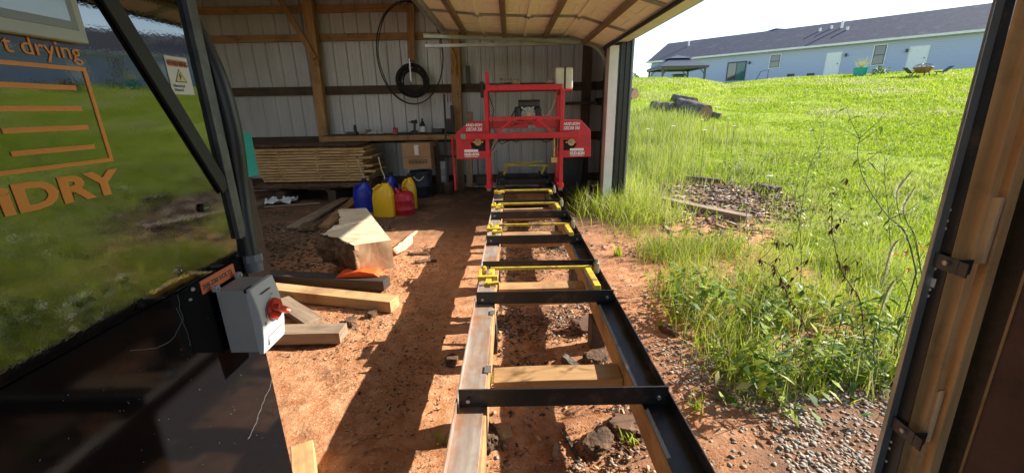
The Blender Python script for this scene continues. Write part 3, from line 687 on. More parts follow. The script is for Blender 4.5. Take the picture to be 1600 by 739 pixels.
MB().lathe([(.046,.086),(.048,.09),(.046,.115),(.0,.118)],(x,7.75,zb_),14).build('lid',M['redcan'],t,smooth=True)
x=on_bench(647); t=thing('cordless_drill','black drill standing on its battery on the workbench','drill',(x,7.8,zb_))
b=MB(); b.box(x-.05,x+.05,7.75,7.85,zb_,zb_+.06); b.bar((x,7.8,zb_+.06),(x+.01,7.8,zb_+.2),.04,.045,up=(0,1,0)); b.tube([(x-.05,7.8,zb_+.21),(x+.06,7.8,zb_+.215)],[.025,.035],10); b.build('drill_body',M['black'],t,bevel=.006)
b=MB(); b.tube([(x-.11,7.8,zb_+.21),(x-.051,7.8,zb_+.21)],[.01,.02],8); b.build('chuck',M['dullmetal'],t)
x=on_bench(660); t=thing('spray_bottle','dark bottle with white label beside the drill','bottle',(x,7.8,zb_))
MB().lathe([(.05,0),(.055,.02),(.052,.15),(.03,.2),(.015,.23),(.015,.27),(.0,.275)],(x,7.8,zb_),14).build('bottle_body',M['black'],t,smooth=True)
MB().lathe([(.0565,.03),(.0565,.13)],(x,7.8,zb_),14).build('bottle_label',M['whitedec'],t,smooth=True)
b=MB(); pp=[]
x=on_bench(588)
for i in range(9):
    for j in range(6): pp.append((x-.14+i*.035,7.66+j*.03,zb_+.01+.03*abs(vn(i*.7,j*.9,1,3))+.02*((i+j)%2)))
b.add(pp,[(i*6+j,(i+1)*6+j,(i+1)*6+j+1,i*6+j+1) for i in range(8) for j in range(5)])
o=b.build('rag',M['cloth'],origin=(x,7.7,zb_)); sm=o.modifiers.new('s','SOLIDIFY'); sm.thickness=.006; tag(o,'crumpled white rag on the front edge of the workbench','rag')
x=on_bench(573); o=MB().box(x-.07,x+.06,7.8,7.9,zb_,zb_+.035).box(x-.05,x+.05,7.82,7.88,zb_+.036,zb_+.085).build('work_glove',mat('tan_leather',(.30,.20,.13),(.2,.13,.08),rough=.9),origin=(x,7.8,zb_),bevel=.015,jit=.02,sub=2); tag(o,'tan leather work glove heaped on the workbench behind the rag','glove')
x=on_bench(600); o=MB().bar((x-.1,7.73,zb_+.035),(x+.22,7.7,zb_+.03),.03,.008).build('paint_stick',M['pinex'],origin=(x,7.7,zb_)); tag(o,'thin wooden stick lying across the workbench','stick')
x=on_bench(632); b=MB(); b.bar((x-.12,7.7,zb_+.02),(x+.12,7.72,zb_+.02),.05,.035); b.bar((x+.1,7.72,zb_+.03),(x+.19,7.70,zb_+.06),.02,.02); o=b.build('caulk_gun',M['black'],origin=(x,7.7,zb_),bevel=.006); tag(o,'black caulk gun lying flat in front of the drill','tool')
x=on_bench(545); o=MB().box(x-.08,x+.12,7.8,7.92,zb_+.001,zb_+.05).build('tool_tray',M['dfr'],origin=(x,7.8,zb_),bevel=.006); tag(o,'low dark tray near the left end of the workbench','tray')
x=on_bench(682); o=MB().box(x-.09,x+.12,7.75,7.95,zb_+.001,zb_+.08).build('sanding_disc_box',M['dfr'],origin=(x,7.8,zb_),bevel=.02,jit=.01,sub=1); tag(o,'grey lump of tool parts right of the dark bottle','tool parts')
x=on_bench(700); o=MB().box(x-.08,x+.08,7.95,8.08,zb_+.001,zb_+.25).build('black_case',M['black'],origin=(x,7.9,zb_),bevel=.01); tag(o,'black upright case at the right end of the workbench','case')
# things hanging on the posts
def hangbox(name,label,cat,u0,u1,v0,v1,y,th,mt,bev=.006):
    a=W(u0,v0,y=y);c=W(u1,v1,y=y)
    o=MB().box(a.x,c.x,y,y+th,c.z,a.z).build(name,M[mt],origin=(a.x,y,c.z),bevel=bev); tag(o,label,cat); return o
hangbox('grease_tube','black tube hanging on the wall right of the wood post','tube',727,735,103,131,7.95,.08,'black')
hangbox('level_tool','short bright metal bar hanging on the wood post','metal bar',716,718.5,118,160,7.88,.02,'galv')
hangbox('hand_saw','dark tool hanging from the girt left of the lift post','tool',750,756,128,153,7.95,.04,'black')
hangbox('dark_case','dark flat case standing on the bench end by the red cover','case',703,710,165,208,7.7,.1,'black')
b=MB(); pts=[W(u,v,y=7.88) for u,v in((705,62),(703,72),(709,85),(713,98),(711,108),(713,120))]; b.tube(pts,.018,8)
tag(b.build('yellow_strap',mat('yellow_strap',(.5,.33,.05),(.4,.25,.04),rough=.6),origin=pts[-1],smooth=True),'yellow strap curling down the wood post above the bench','strap')
b=MB()
for k in range(3):
    a=W(695+k*3.2,140,y=8.05); b.tube([a,a+Vector((.01*k,0,-.12)),a+Vector((-.02+.02*k,0,-.22))],.006,5)
tag(b.build('rope_strands',mat('red_cord',(.3,.05,.04),(.2,.03,.03),rough=.6),origin=(a.x,8.05,a.z)),'thin red ropes hanging on the wall beside the coil','rope')
# hoop and coil
b=MB(); c=(W(592,100,y=7.92)+W(692,100,y=7.92))/2; zc=(W(642,2,y=7.92).z+W(650,163,y=7.92).z)/2; rx=.585; rz=(W(642,2,y=7.92).z-W(650,163,y=7.92).z)/2
b.tube([(c.x+rx*math.sin(i/48*2*math.pi),7.90,zc+rz*math.cos(i/48*2*math.pi)) for i in range(48)],.011,7,closed=True)
b.tube([(c.x+.02+rx*.97*math.sin(i/48*2*math.pi),7.87+.02*math.sin(i),zc-.01+rz*.985*math.cos(i/48*2*math.pi)) for i in range(48)],.009,7,closed=True)
tag(b.build('hose_loop',M['rubber'],origin=(c.x,7.9,zc),smooth=True),'wide thin black hose loop hung on the wall around the coil','hose')
b=MB(); c=W(645,126,y=7.82)
for k in range(13):
    rr=.20+.11*random.random(); ox,oz=random.uniform(-.035,.035),random.uniform(-.05,.03)
    b.tube([(c.x+ox+rr*math.sin(i/28*2*math.pi),7.76+.012*k+.01*math.sin(i*.9+k),c.z+oz+rr*.95*math.cos(i/28*2*math.pi)) for i in range(28)],.013,6,closed=True)
tag(b.build('hose_coil',M['rubber'],origin=c,smooth=True),'thick dark coil of cable hanging under the short board','coil')
a=W(643,96,y=7.9); tag(MB().bar((a.x,7.76,a.z),(a.x,7.98,a.z+.0),.02,.05).bar((a.x,7.74,a.z-.35),(a.x,7.74,a.z+.02),.022,.02,up=(0,1,0)).build('wall_hook',M['galv'],origin=a),'metal hook holding the dark cable coil','hook')

# ------------------------------------------------------------------ things under the bench
t=thing('cardboard_box','brown cardboard box with a white shipping label under the bench','box',W(651,264,y=7.2))
x0=W(629,243,y=7.2).x;x1=W(673,243,y=7.2).x;z1=W(650,224,y=7.2).z;z0=W(650,264,y=7.2).z
MB().box(x0,x1,7.2,7.52,z0,z1).build('carton',M['card'],t,bevel=.004)
q=t.children[0]
MB().box(x0+.21,x0+.30,7.196,7.199,z1-.20,z1-.035).build('shipping_label',M['whitedec'],t)
MB().box(x0+.285,x0+.30,7.192,7.1955,z1-.19,z1-.045).build('label_stripe',M['redink'],t)
b=MB(); b.box(x0+.002,x1-.002,7.194,7.1985,z1-.243,z1-.235); b.build('flap_seam',mat('flap_shadow',(.22,.13,.07),(.2,.12,.06)),t)
b=MB()
for k in range(3):
    xx=x0+.10
    while xx<x1-.08:
        wv=random.uniform(.02,.06); b.box(xx,min(xx+wv,x1-.07),7.194,7.1985,z0+.09+k*.026,z0+.104+k*.026); xx+=wv+.012
b.build('printed_bars',M['ink'],t)
b=MB(); b.prism([(7.205,z1),(7.52,z1),(7.40,z1-.42),(7.30,z1-.40)],'x',x1+.002,x1+.006); b.build('side_flap',M['card'],t)
t=thing('black_bucket','black ribbed bucket with white handle under the cardboard box','bucket',W(666,302,z=0))
x=W(666,302,z=0).x; y=7.35
MB().lathe([(.16,0),(.175,.03),(.18,.2),(.188,.21),(.183,.22),(.19,.42),(.2,.43),(.2,.47),(.17,.475)],(x,y,0),20).build('bucket_body',M['bincol'],t,smooth=True)
b=MB(); b.tube([(x-.09+.18*i/10,y-.205-.01,.40+.0-.07*math.sin(i/10*math.pi)) for i in range(11)],.008,6); b.build('handle',M['white'],t,smooth=True)
t=thing('white_bucket','white plastic pail with grey label against the back wall','pail',W(689,292,z=0))
x0=W(681,292,y=7.6).x;x1=W(700,292,y=7.6).x;zz0=W(690,286,y=7.6).z;zz1=W(690,253,y=7.6).z
xc=(x0+x1)/2; rr=(x1-x0)/2
MB().lathe([(rr*.92,0),(rr*.95,.02),(rr,zz1-zz0-.04),(rr*1.05,zz1-zz0-.03),(rr*1.05,zz1-zz0)],(xc,7.75,zz0),18).build('pail_body',mat('greyish_pail',(.5,.52,.53),(.38,.4,.42),rough=.5,scale=12),t,smooth=True)
MB().lathe([(rr*1.005,.12),(rr*1.02,.26)],(xc,7.75,zz0),18).build('pail_label',M['bezel2'],t,smooth=True)
tag(MB().box(xc-.2,xc+.2,7.65,7.95,0,zz0-.002).build('wood_crate',M['darkx'],origin=(xc,7.8,0),bevel=.006),'dark timber block carrying the white pail','block')
def pole(name,label,cat,p,q,r,mt): 
    b=MB(); b.tube([p,q],r,8); o=b.build(name,M[mt],origin=p,smooth=True); tag(o,label,cat); return o
o=pole('red_pry_bar','red steel bar leaning upright by the left sawmill cover','bar',W(712,298,y=6.3),W(706,212,y=6.5),.018,'red')
t=thing('spade','dark shovel standing upright against the bench end','shovel',W(700,292,y=7.3))
a=W(699,292,y=7.3); MB().bar((a.x,7.3,.05),(a.x,7.3,.27),.14,.02,up=(0,1,0)).build('blade',M['steelblk'],t,bevel=.01)
MB().tube([(a.x,7.3,.27),(a.x+.02,7.5,1.75)],.016,8).build('shaft',M['dfr'],t,smooth=True)
tag(MB().bar(W(683,244,y=6.6),W(712,245,y=6.4),.02,.03).build('lever_bar',M['black'],origin=W(700,245,y=6.5)),'black lever bar sticking out left of the sawmill cover','lever')
x0=W(876,250,y=7.3).x;x1=W(913,250,y=7.3).x
t=thing('dark_bin','dark plastic bin behind the right sawmill cover','bin',(x0,7.3,.1))
b=MB(); b.loft([[(x0+.03,7.3,.02),(x1-.03,7.3,.02),(x1-.03,7.68,.02),(x0+.03,7.68,.02)],[(x0,7.28,.66),(x1,7.28,.66),(x1,7.7,.66),(x0,7.7,.66)]]); b.build('bin_body',M['bincol'],t,bevel=.02)
MB().box(x0-.015,x1+.015,7.26,7.72,.661,.69).build('lid',M['bincol'],t,bevel=.01)
hangbox('floor_jack','black jack and chain on the floor left of the mill leg','jack',742,764,275,290,6.9,.2,'black',.02)
b=MB()
for k in range(26):
    z=.62-k*.02; b.tube([(W(746,250,y=6.9).x+.008*(k%2),6.9,z+.1),(W(746,250,y=6.9).x+.008*(k%2),6.9,z+.115)],.012,5)
tag(b.build('chain',M['dfr'],origin=W(746,280,y=6.9)),'dark chain hanging behind the left sawmill cover','chain')

# jugs
def jug(name,label,u,v,z_hose,mt,h=.40,w=.22,rot=0.,hose=True,d=.22):
    p=W(u,v,z=0); t=thing(name,label,'jug',(0,0,0))
    rings=[]
    def sq(cx,cz,hx,hy,n=16,e=3.5):
        r=[]
        for i in range(n):
            a=2*math.pi*i/n+math.pi/n; c,s=math.cos(a),math.sin(a); k=(abs(c)**e+abs(s)**e)**(-1/e); r.append((cx+hx*k*c,hy*k*s,cz))
        return r
    for cz,hx,hy,cx in ((0,.42,.44,0),(.02,.49,.49,0),(.45,.5,.5,0),(.60,.49,.5,0),(.74,.42,.45,.03),(.86,.28,.33,.09),(.93,.17,.19,.13),(1.,.14,.15,.13)):
        rings.append(sq(cx*w,cz*h,hx*w,hy*d))
    MB().loft(rings).build('jug_body',M[mt],t,smooth=True,bevel=0)
    b=MB(); b.tube([(.04*w,0,.90*h),(-.18*w,0,.93*h),(-.38*w,0,.84*h),(-.47*w,0,.66*h),(-.46*w,0,.52*h)],[.016,.02,.021,.02,.018],8); b.build('handle',M[mt],t,smooth=True)
    MB().lathe([(.034,1.0*h),(.036,1.01*h),(.036,1.0*h+.055),(.03,1.0*h+.06)],(.13*w,0,0),14).build('cap',M['black'],t,smooth=True)
    if hose:
        MB().tube([(.13*w,0,h+.06),(.13*w,0.0,h+.10),(.13*w-.03,.0,h+.18),(.13*w-.06,0,z_hose-.025)],[.012,.009,.009,.009],8).build('spout_hose',M['hose'],t,smooth=True)
        MB().tube([(.13*w-.06,0,z_hose-.024),(.13*w-.065,0,z_hose)],.013,8).build('hose_tip',M['black'],t,smooth=True)
    t.location=(p.x,p.y,hz(p.x,p.y)-.005); t.rotation_euler=(0,0,rot); return t
jug('fuel_jug','blue jug with upright hose spout, left of the front yellow jug',571,330,.86,'bluejug',h=.47,w=.29,rot=.1)
jug('fuel_jug','front yellow jug with black cap and tall hose spout',603,337,.90,'yeljug',h=.50,w=.33,rot=-.15)
jug('fuel_jug','blue jug mostly hidden behind the front yellow jug',613,322,.6,'bluejug',h=.50,w=.25,rot=-.2,hose=False)
jug('fuel_jug','yellow jug behind the red gas can, no hose',642,326,.6,'yeljug',h=.50,w=.21,rot=.5,hose=False)
p=W(634,335,z=0); t=thing('gas_can','round red metal gas can with chipped paint between the yellow jugs','gas can',(p.x,p.y,hz(p.x,p.y)))
MB().lathe([(.137,0),(.145,.01),(.145,.08),(.149,.085),(.145,.09),(.145,.22),(.149,.225),(.145,.23),(.143,.29),(.11,.335),(.055,.35),(.0,.352)],(p.x,p.y,hz(p.x,p.y)),24).build('can_body',M['redcan'],t,smooth=True)
z=hz(p.x,p.y)+.05
MB().tube([(p.x-.08,p.y,z+.29),(p.x-.05,p.y,z+.345),(p.x+.04,p.y,z+.345),(p.x+.08,p.y,z+.285)],.012,8).build('handle',M['redcan'],t,smooth=True)
MB().tube([(p.x-.07,p.y-.04,z+.285),(p.x-.10,p.y-.05,z+.36)],[.028,.022],10).build('spout',M['redcan'],t,smooth=True)

# ------------------------------------------------------------------ lumber stack
LX0=W(384,250,y=7.0).x; LX1=W(568,250,y=7.0).x
nlay=12; zlo=W(480,284,y=7.0).z; zhi=W(480,232,y=7.0).z; dz=(zhi-zlo)/nlay
for k in range(nlay):
    sh=random.uniform(-.05,.05)-(.16 if k<1 else 0)+(.12 if k<5 else 0)*(5-k)/5; z=zlo+k*dz
    x0=LX0+(.16*(nlay-k)/nlay)*1.4+random.uniform(-.02,.02); x1=LX1+random.uniform(-.03,.06)+(.12 if k in(3,5,8) else 0)
    top=k>=nlay-2
    rings=[];n=14
    for i in range(n+1):
        x=x0+(x1-x0)*i/n; e=.02*mnoise.noise(Vector((x*2,k*3.1,0))); yf=7.0+.02*random.uniform(-1,1)*0+e*1.2+(.03 if top else 0); 
        yb=7.75+.05*mnoise.noise(Vector((x*1.5,k*5,3))); zz=z+.006*mnoise.noise(Vector((x,k*2,7)))
        th=dz*.74
        rings.append([(x,yf,zz),(x,yb,zz),(x,yb,zz+th),(x,yf+.01*random.random(),zz+th)])
    b=MB(); b.loft(rings); o=b.build('sawn_board',M['plank'] if 'plank' in M else M['pinex'],origin=((x0+x1)/2,7.4,z),bevel=0)
    lb={0:'lowest sawn board of the stickered lumber stack',nlay-1:'topmost bark-edged board of the lumber stack'}.get(k,'sawn board in the middle of the stickered lumber stack, bark edges flat')
    o['label']=lb; o['category']='board'; o['group']='boards in the lumber stack'
    if k not in (0,nlay-1): o['label']='sawn board in the middle layers of the lumber stack'
    if k<nlay-1:
        for xs in (LX0+.55,(LX0+LX1)/2+.2,LX1-.3):
            s_=MB().box(xs-.02+sh*.3,xs+.02+sh*.3,6.985,7.7,z+dz*.74+.001,z+dz-.001).build('sticker_strip',M['pinex'],origin=(xs,7.3,z)); tag(s_,'thin spacer strip between two boards of the lumber stack','spacer','spacer strips in the lumber stack')
def slabwood(name,label,x0,x1,y0,y1,z0,z1,mt='bark'):
    b=MB(); rings=[]; n=22
    for i in range(n+1):
        x=x0+(x1-x0)*i/n; r=[]
        for j in range(10):
            a=2*math.pi*j/10; ry=(y1-y0)/2; rz=(z1-z0)/2
            k=1+.22*mnoise.noise(Vector((x*4,math.cos(a)*2,math.sin(a)*2+z0*7)))
            r.append((x,(y0+y1)/2+ry*math.cos(a)*k,(z0+z1)/2+rz*math.sin(a)*k))
        rings.append(r)
    b.loft(rings); o=b.build(name,M[mt],origin=((x0+x1)/2,(y0+y1)/2,z0),smooth=False); tag(o,label,'slab'); return o
slabwood('bark_slab','rough bark slab lying under the lumber stack',W(390,292,y=7.0).x+.1,LX1+.1,6.92,7.7,zlo-.16,zlo-.005)
slabwood('bark_slab','bark-edged slab on the top of the lumber stack',LX0-.1,LX1-.1,7.15,7.75,zhi-.012,zhi+.055)
for k,x in enumerate((LX0+.5,LX1-.6)):
    o=MB().box(x-.07,x+.07,6.95,7.75,-.03,zlo-.15).build('stack_bearer',M['darky'],origin=(x,7.3,0),bevel=.005); tag(o,'dark bearer timber carrying the lumber stack above the floor','bearer','bearers under the lumber stack')

# ------------------------------------------------------------------ timbers and boards on the floor
def T2(u,v,z): p=W(u,v,z=z); return p
def tim(label,e0,e1,zt_,w,h,mt,name='timber',jit=.004):
    """e0/e1: pixel pairs of the centre line of the top face, at height zt_"""
    p=W(*e0,z=zt_);q=W(*e1,z=zt_); return timber(name,label,'timber' if h>.04 else 'board',(p.x,p.y,zt_-h/2),(q.x,q.y,zt_-h/2),w,h,M[mt],jit=jit)
tim('long yellow square timber on the dirt beside the switch box',(395,443),(616,467),.10,.13,.09,'pinex')
tim('square timber under the big log, its shade put into the dark colour',(380,424),(604,435),.10,.13,.09,'dark_shade_wood')  # near-black wood colour stands in for the log's cast shadow
tim('short weathered timber offcut below the yellow timber',(405,515),(536,512),.10,.14,.08,'greyx')
tim('slanting grey board between the yellow timber and the offcut',(438,466),(490,500),.075,.13,.04,'greyx')
tim('short pale wood block at the bottom edge by the black machine',(471,692),(478,790),.10,.09,.09,'pinex')
tim('pale plank lying on the dark floor in front of the lumber stack',(458,354),(540,308),.05,.19,.035,'greyx',jit=.01)
tim('brown plank lying beside the blue jug and behind the log',(505,352),(562,303),.07,.14,.05,'brownx',jit=.015)
tim('weathered board near the left floor by the white rag',(385,325),(432,305),.06,.2,.05,'greyx')
tim('thin stick lying crosswise below the white rag',(413,322),(500,316),.04,.05,.025,'greyx')
slabwood('bark_slab','curved slab of bark behind the big log',W(500,345,z=.0).x,W(545,330,z=0).x,5.1,5.4,-.02,.10)
# rag / bag
b=MB(); p=W(440,314,z=.06); pp=[]
for i in range(10):
    for j in range(7): pp.append((p.x-.22+i*.048,p.y-.14+j*.05,.03+.10*abs(mnoise.noise(Vector((i*.55,j*.6,2))))*2+.03*((i*j)%2)*.5))
b.add(pp,[(i*7+j,(i+1)*7+j,(i+1)*7+j+1,i*7+j+1) for i in range(9) for j in range(6)])
o=b.build('plastic_bag',M['cloth'],origin=(p.x,p.y,0)); o.modifiers.new('s','SOLIDIFY').thickness=.01; tag(o,'crumpled white bag on the floor in front of the lumber stack','bag')

# ---- the big squared log
LG=thing('squared_log','big pale squared log with bark side lying on timbers','log',(-1.45,4.0,0))
zt_=.385; top=[W(553,383,z=zt_),W(611,375,z=zt_),W(593,352,z=zt_),W(572,325,z=zt_),W(527,327,z=zt_),W(531,340,z=zt_),W(529,354,z=zt_),W(512,361,z=zt_),W(500,366,z=zt_),W(524,371,z=zt_)]
zb0=.115
cen=sum((Vector(p) for p in top),Vector())/len(top)
wv=MB(); n=len(top)
tp=[(p.x,p.y,zt_) for p in top]; bt=[]
for i,p in enumerate(top):
    k=1.0 if i in (0,1,2,3) else .96
    bt.append((cen.x+(p.x-cen.x)*k,cen.y+(p.y-cen.y)*k,zb0))
bt[0]=(tp[0][0]-.02,tp[0][1]-.0,zb0); bt[8]=(tp[8][0]+.05,tp[8][1]+.03,zb0+.02); bt[9]=(tp[9][0],tp[9][1]+.03,zb0)
wv.cur=0; o_=len(wv.v); wv.v+=tp+bt
wv.f.append(tuple(range(n))); wv.mi.append(0); wv.f.append(tuple(range(2*n-1,n-1,-1))); wv.mi.append(0)
for i in range(n):
    j=(i+1)%n; wv.f.append((i,j,n+j,n+i)); wv.mi.append(1 if i in(0,) else (0 if i in(1,2,3) else 2))
o=wv.build('log_wood',[M['cant'],M['cantend'],M['bark']],LG,jit=.005,sub=7)
me=o.data; bk={v for p_ in me.polygons if p_.material_index==2 for v in p_.vertices}; ot={v for p_ in me.polygons if p_.material_index!=2 for v in p_.vertices}
for vi in bk:
    v=me.vertices[vi]; k=v.co*11; d_=Vector((mnoise.noise(k),mnoise.noise(k+Vector((5,2,8))),mnoise.noise(k*1.3)))
    v.co+=d_*(.05 if vi not in ot else .028)

# bark hung over the side
b=MB(); random.seed(3)
path=[Vector(tp[0])+Vector((-.02,.02,0)),Vector(tp[9])+Vector((0,.0,0)),Vector(tp[8])+Vector((-.0,0,0)),Vector(tp[7]),Vector(tp[6]),Vector(tp[5]),Vector(tp[4])]
rows=[]
for k in range(9):
    zz=zt_-.012-k*(zt_-.12)/8
    row=[]
    for i in range(31):
        f=i/30*(len(path)-1); a=int(min(f,len(path)-2)); q=path[a].lerp(path[a+1],f-a); out=(q-cen); out.z=0; out.normalize()
        off=.008+.075*math.sin(k/8*math.pi)*(.6+.8*mnoise.noise(Vector((i*.35,k*.5,4))))+.04*mnoise.noise(Vector((i*.9,k*1.1,1)))
        if k==0: off=-.02
        row.append((q.x+out.x*off,q.y+out.y*off,zz+.012*mnoise.noise(Vector((i*.8,k,9)))))
    rows.append(row)
b.add([p for r in rows for p in r],[(k*31+i,k*31+i+1,(k+1)*31+i+1,(k+1)*31+i) for k in range(8) for i in range(30)])
o=b.build('log_bark',M['bark'],LG,smooth=True); o.modifiers.new('s','SOLIDIFY').thickness=.02
# painted wedge under the log
a=W(535,430,z=.11); c=W(590,434,z=.11)
y=a.y-.02
b=MB(); b.prism([(a.x-.05,.102),(c.x,.102),(c.x-.04,.135),(c.x-.16,.16),(a.x+.12,.155),(a.x+.02,.135)],'y',y-.02,y+.16)
tag(b.build('painted_offcut',M['paint'],origin=(a.x,y,.1),bevel=.003),'orange painted wedge offcut under the near end of the big log','offcut')
# fresh bark-side sliver right of log
b=MB(); a=W(612,400,z=.06);c=W(650,362,z=.06)
pp=[]
for i in range(12):
    f=i/11
    for j in range(5):
        g_=j/4-.5; q=a.lerp(c,f); wd=.22*math.sin(math.pi*min(1,f*1.1+.15)); pp.append((q.x+g_*wd*.8,q.y+g_*wd*.3+.05,.03+.09*(1-abs(g_)*1.5)*(1-f*.6)+.02*mnoise.noise(Vector((i*.8,j*.9,5)))))
b.add(pp,[(i*5+j,(i+1)*5+j,(i+1)*5+j+1,i*5+j+1) for i in range(11) for j in range(4)])
o=b.build('splintered_slab',mat('splintered_wood',(.62,.50,.36),(.34,.23,.14),rough=.9,scale=38,bump=.6,lo=.42,hi=.58),origin=(a.x,a.y,0),smooth=True); o.modifiers.new('s','SOLIDIFY').thickness=.012; tag(o,'pale splintered slab lying on dirt right of the big log','slab')

# ------------------------------------------------------------------ kiln
XK=-.85; YE=1.235
def kilnmat(ior=2.3,rg=.012,nm='gloss_black_panel'):
    m,n,b=newmat(nm); L=n.links.new
    b.inputs['Base Color'].default_value=(.006,.006,.007,1); b.inputs['Roughness'].default_value=rg; b.inputs['IOR'].default_value=ior
    ge=N(n,'ShaderNodeNewGeometry'); q=N(n,'ShaderNodeTexNoise'); q.inputs['Scale'].default_value=170.; q.inputs['Detail'].default_value=2.; L(ge.outputs['Position'],q.inputs[0])
    q2=N(n,'ShaderNodeTexNoise'); q2.inputs['Scale'].default_value=9.; L(ge.outputs['Position'],q2.inputs[0])
    ad=N(n,'ShaderNodeMath',operation='MULTIPLY_ADD'); L(q2.outputs[0],ad.inputs[0]); ad.inputs[1].default_value=3.; L(q.outputs[0],ad.inputs[2])
    bp=N(n,'ShaderNodeBump'); bp.inputs['Strength'].default_value=.035; bp.inputs['Distance'].default_value=.0012; L(ad.outputs[0],bp.inputs['Height']); L(bp.outputs[0],b.inputs['Normal'])
    # dust
    d=N(n,'ShaderNodeTexNoise'); d.inputs['Scale'].default_value=75.; d.inputs['Detail'].default_value=9.; d.inputs['Roughness'].default_value=.75; L(ge.outputs['Position'],d.inputs[0])
    mr=N(n,'ShaderNodeMapRange'); mr.inputs[1].default_value=.66; mr.inputs[2].default_value=.78; mr.inputs[3].default_value=.003; mr.inputs[4].default_value=.16; L(d.outputs[0],mr.inputs[0])
    df=N(n,'ShaderNodeBsdfDiffuse'); df.inputs[0].default_value=(.5,.42,.36,1); ms=N(n,'ShaderNodeMixShader'); L(mr.outputs[0],ms.inputs[0]); L(b.outputs[0],ms.inputs[1]); L(df.outputs[0],ms.inputs[2])
    L(ms.outputs[0],n.nodes['Material Output'].inputs[0]); return m
M['gloss']=kilnmat(); M['gloss2']=kilnmat(1.27,.07,'dull_black_panel')
KN=thing('drying_kiln','large glossy black kiln cabinet with orange lettering at the left','kiln',(XK-.6,.4,.08))
zs=lambda u,v:W(u,v,x=XK).z
# seam: upper door panel proud of the base
zseam=1.072
MB().box(XK-1.3,XK-.006,-1.4,YE,.08,zseam-.004).build('lower_panel',M['gloss2'],KN)
MB().box(XK-1.3,XK,-1.4,YE-.005,zseam+.002,2.25).build('upper_panel',M['gloss'],KN)
MB().box(XK-.012,XK+.014,YE-.030,YE+.004,zseam+.06,2.25).build('corner_trim',mat('grey_corner_trim',(.16,.165,.17),(.10,.10,.11),rough=.45,metal=.4,scale=20),KN,bevel=.001)
fx=XK+.0012
Yd=(0,1,0); Zd=(0,0,1)
text('slogan_lettering','t drying',.0425,M['orange'],KN,(fx,W(130,106,x=XK).y+.002,1.606),Yd,Zd,align='RIGHT',extr=.0005)
yR=W(155,180,x=XK).y; yL0=W(155,180,x=XK).y-.42
zt1=W(130,106,x=XK).z; zb1=W(176,252,x=XK).z
lw=.0075
def strip(y0_,y1_,z0_,z1_,name='logo_bar'): return MB().box(fx-.0008,fx+.0006,y0_,y1_,z0_,z1_).build(name,M['orange'],KN)
b=MB(); b.box(fx-.0008,fx+.0006,yL0,yR,zt1-lw,zt1); b.box(fx-.0008,fx+.0006,yL0,yR,zb1,zb1+lw); b.box(fx-.0008,fx+.0006,yR-lw,yR,zb1+lw,zt1-lw); b.box(fx-.0008,fx+.0006,yL0,yL0+lw,zb1+lw,zt1-lw); b.build('logo_frame',M['orange'],KN)
for (ul,ur,v0_,v1_) in ((0,118,136,138),(0,127,171,170),(3,137,206,199),(17,147,242,229)):
    pr=W(ur,v1_,x=XK); pl=W(ul,v0_,x=XK); strip(pl.y if ul>0 else pr.y-.28,pr.y,pr.z-.0045,pr.z+.0045)
pz=W(178,262,x=XK); text('brand_lettering','iDRY',.066,M['orange'],KN,(fx,pz.y-.003,pz.z-.050),Yd,Zd,align='RIGHT',bold=.0026,squash=1.5,extr=.0005)
# touch screen
SC=[W(141,70,x=XK+.02),W(118,-20,x=XK+.02)]
yE=SC[0].y; z0=W(141,70,x=XK+.02).z
b=MB(); b.box(XK+.001,XK+.02,yE-.36,yE,z0,z0+.26); q=b.build('screen_bezel',M['bezel'],KN,bevel=.003)
MB().box(XK+.0202,XK+.0216,yE-.345,yE-.015,z0+.022,z0+.245).build('inner_bezel',M['bezel2'],q,bevel=.0005)
sm_=mat('screen_sky_sheen',(.42,.50,.56),(.38,.46,.52),rough=.12,spec=.8)  # pale blue base colour stands in for sky reflected on the screen
MB().box(XK+.0218,XK+.0226,yE-.33,yE-.028,z0+.036,z0+.235).build('screen',sm_,q)
# diagonal bar
p=W(165,-8,x=XK+.006); q2=W(352,296,x=XK+.006); d=(p-q2).normalized()
b=MB(); b.bar(q2,p+d*.25,.040,.010,up=(1,0,0)); tag(b.build('diagonal_strap',mat('scuffed_black_bar',(.018,.018,.019),(.012,.012,.012),rough=.55,c3=(.35,.35,.36),s3=42,t3=(.70,.8)),origin=q2,bevel=.002),'black diagonal bar crossing the glossy kiln panel','bar')
# warning label
c=[W(u,v,x=XK) for u,v in((260,91),(302,152))]
ya=1.098;yb=1.172;za=1.549;zb2=1.640
b=MB(); b.box(fx-.0006,fx+.0004,ya,yb,za,zb2); q=b.build('warning_label',M['whitedec'],KN)
MB().box(fx+.0005,fx+.0009,ya+.006,yb-.006,zb2-.024,zb2-.008).build('warning_band',M['label'],q)
text('warning_text','WARNING',.0145,M['ink'],q,(fx+.0012,(ya+yb)/2,zb2-.0213),Yd,Zd,align='CENTER',extr=.0002,bold=.0003)
cy=(ya+yb)/2; b=MB(); b.prism([(cy-.020,za+.030),(cy+.020,za+.030),(cy,za+.063)],'x',fx+.0005,fx+.0008); o=b.build('warning_triangle',M['ink'],q)
b=MB(); b.prism([(cy-.0165,za+.032),(cy+.0165,za+.032),(cy,za+.0597)],'x',fx+.0009,fx+.0011); b.build('triangle_fill',mat('amber_fill',(.75,.62,.3),(.75,.62,.3)),q)
b=MB(); b.prism([(cy+.002,za+.054),(cy-.005,za+.044),(cy-.001,za+.044),(cy-.003,za+.034),(cy+.005,za+.046),(cy+.001,za+.046)],'x',fx+.0012,fx+.0014); b.build('bolt_symbol',M['ink'],q)
text('warning_text','Electrical\nHazard.',.010,M['ink'],q,(fx+.0012,ya+.008,za+.018),Yd,Zd,extr=.0002)
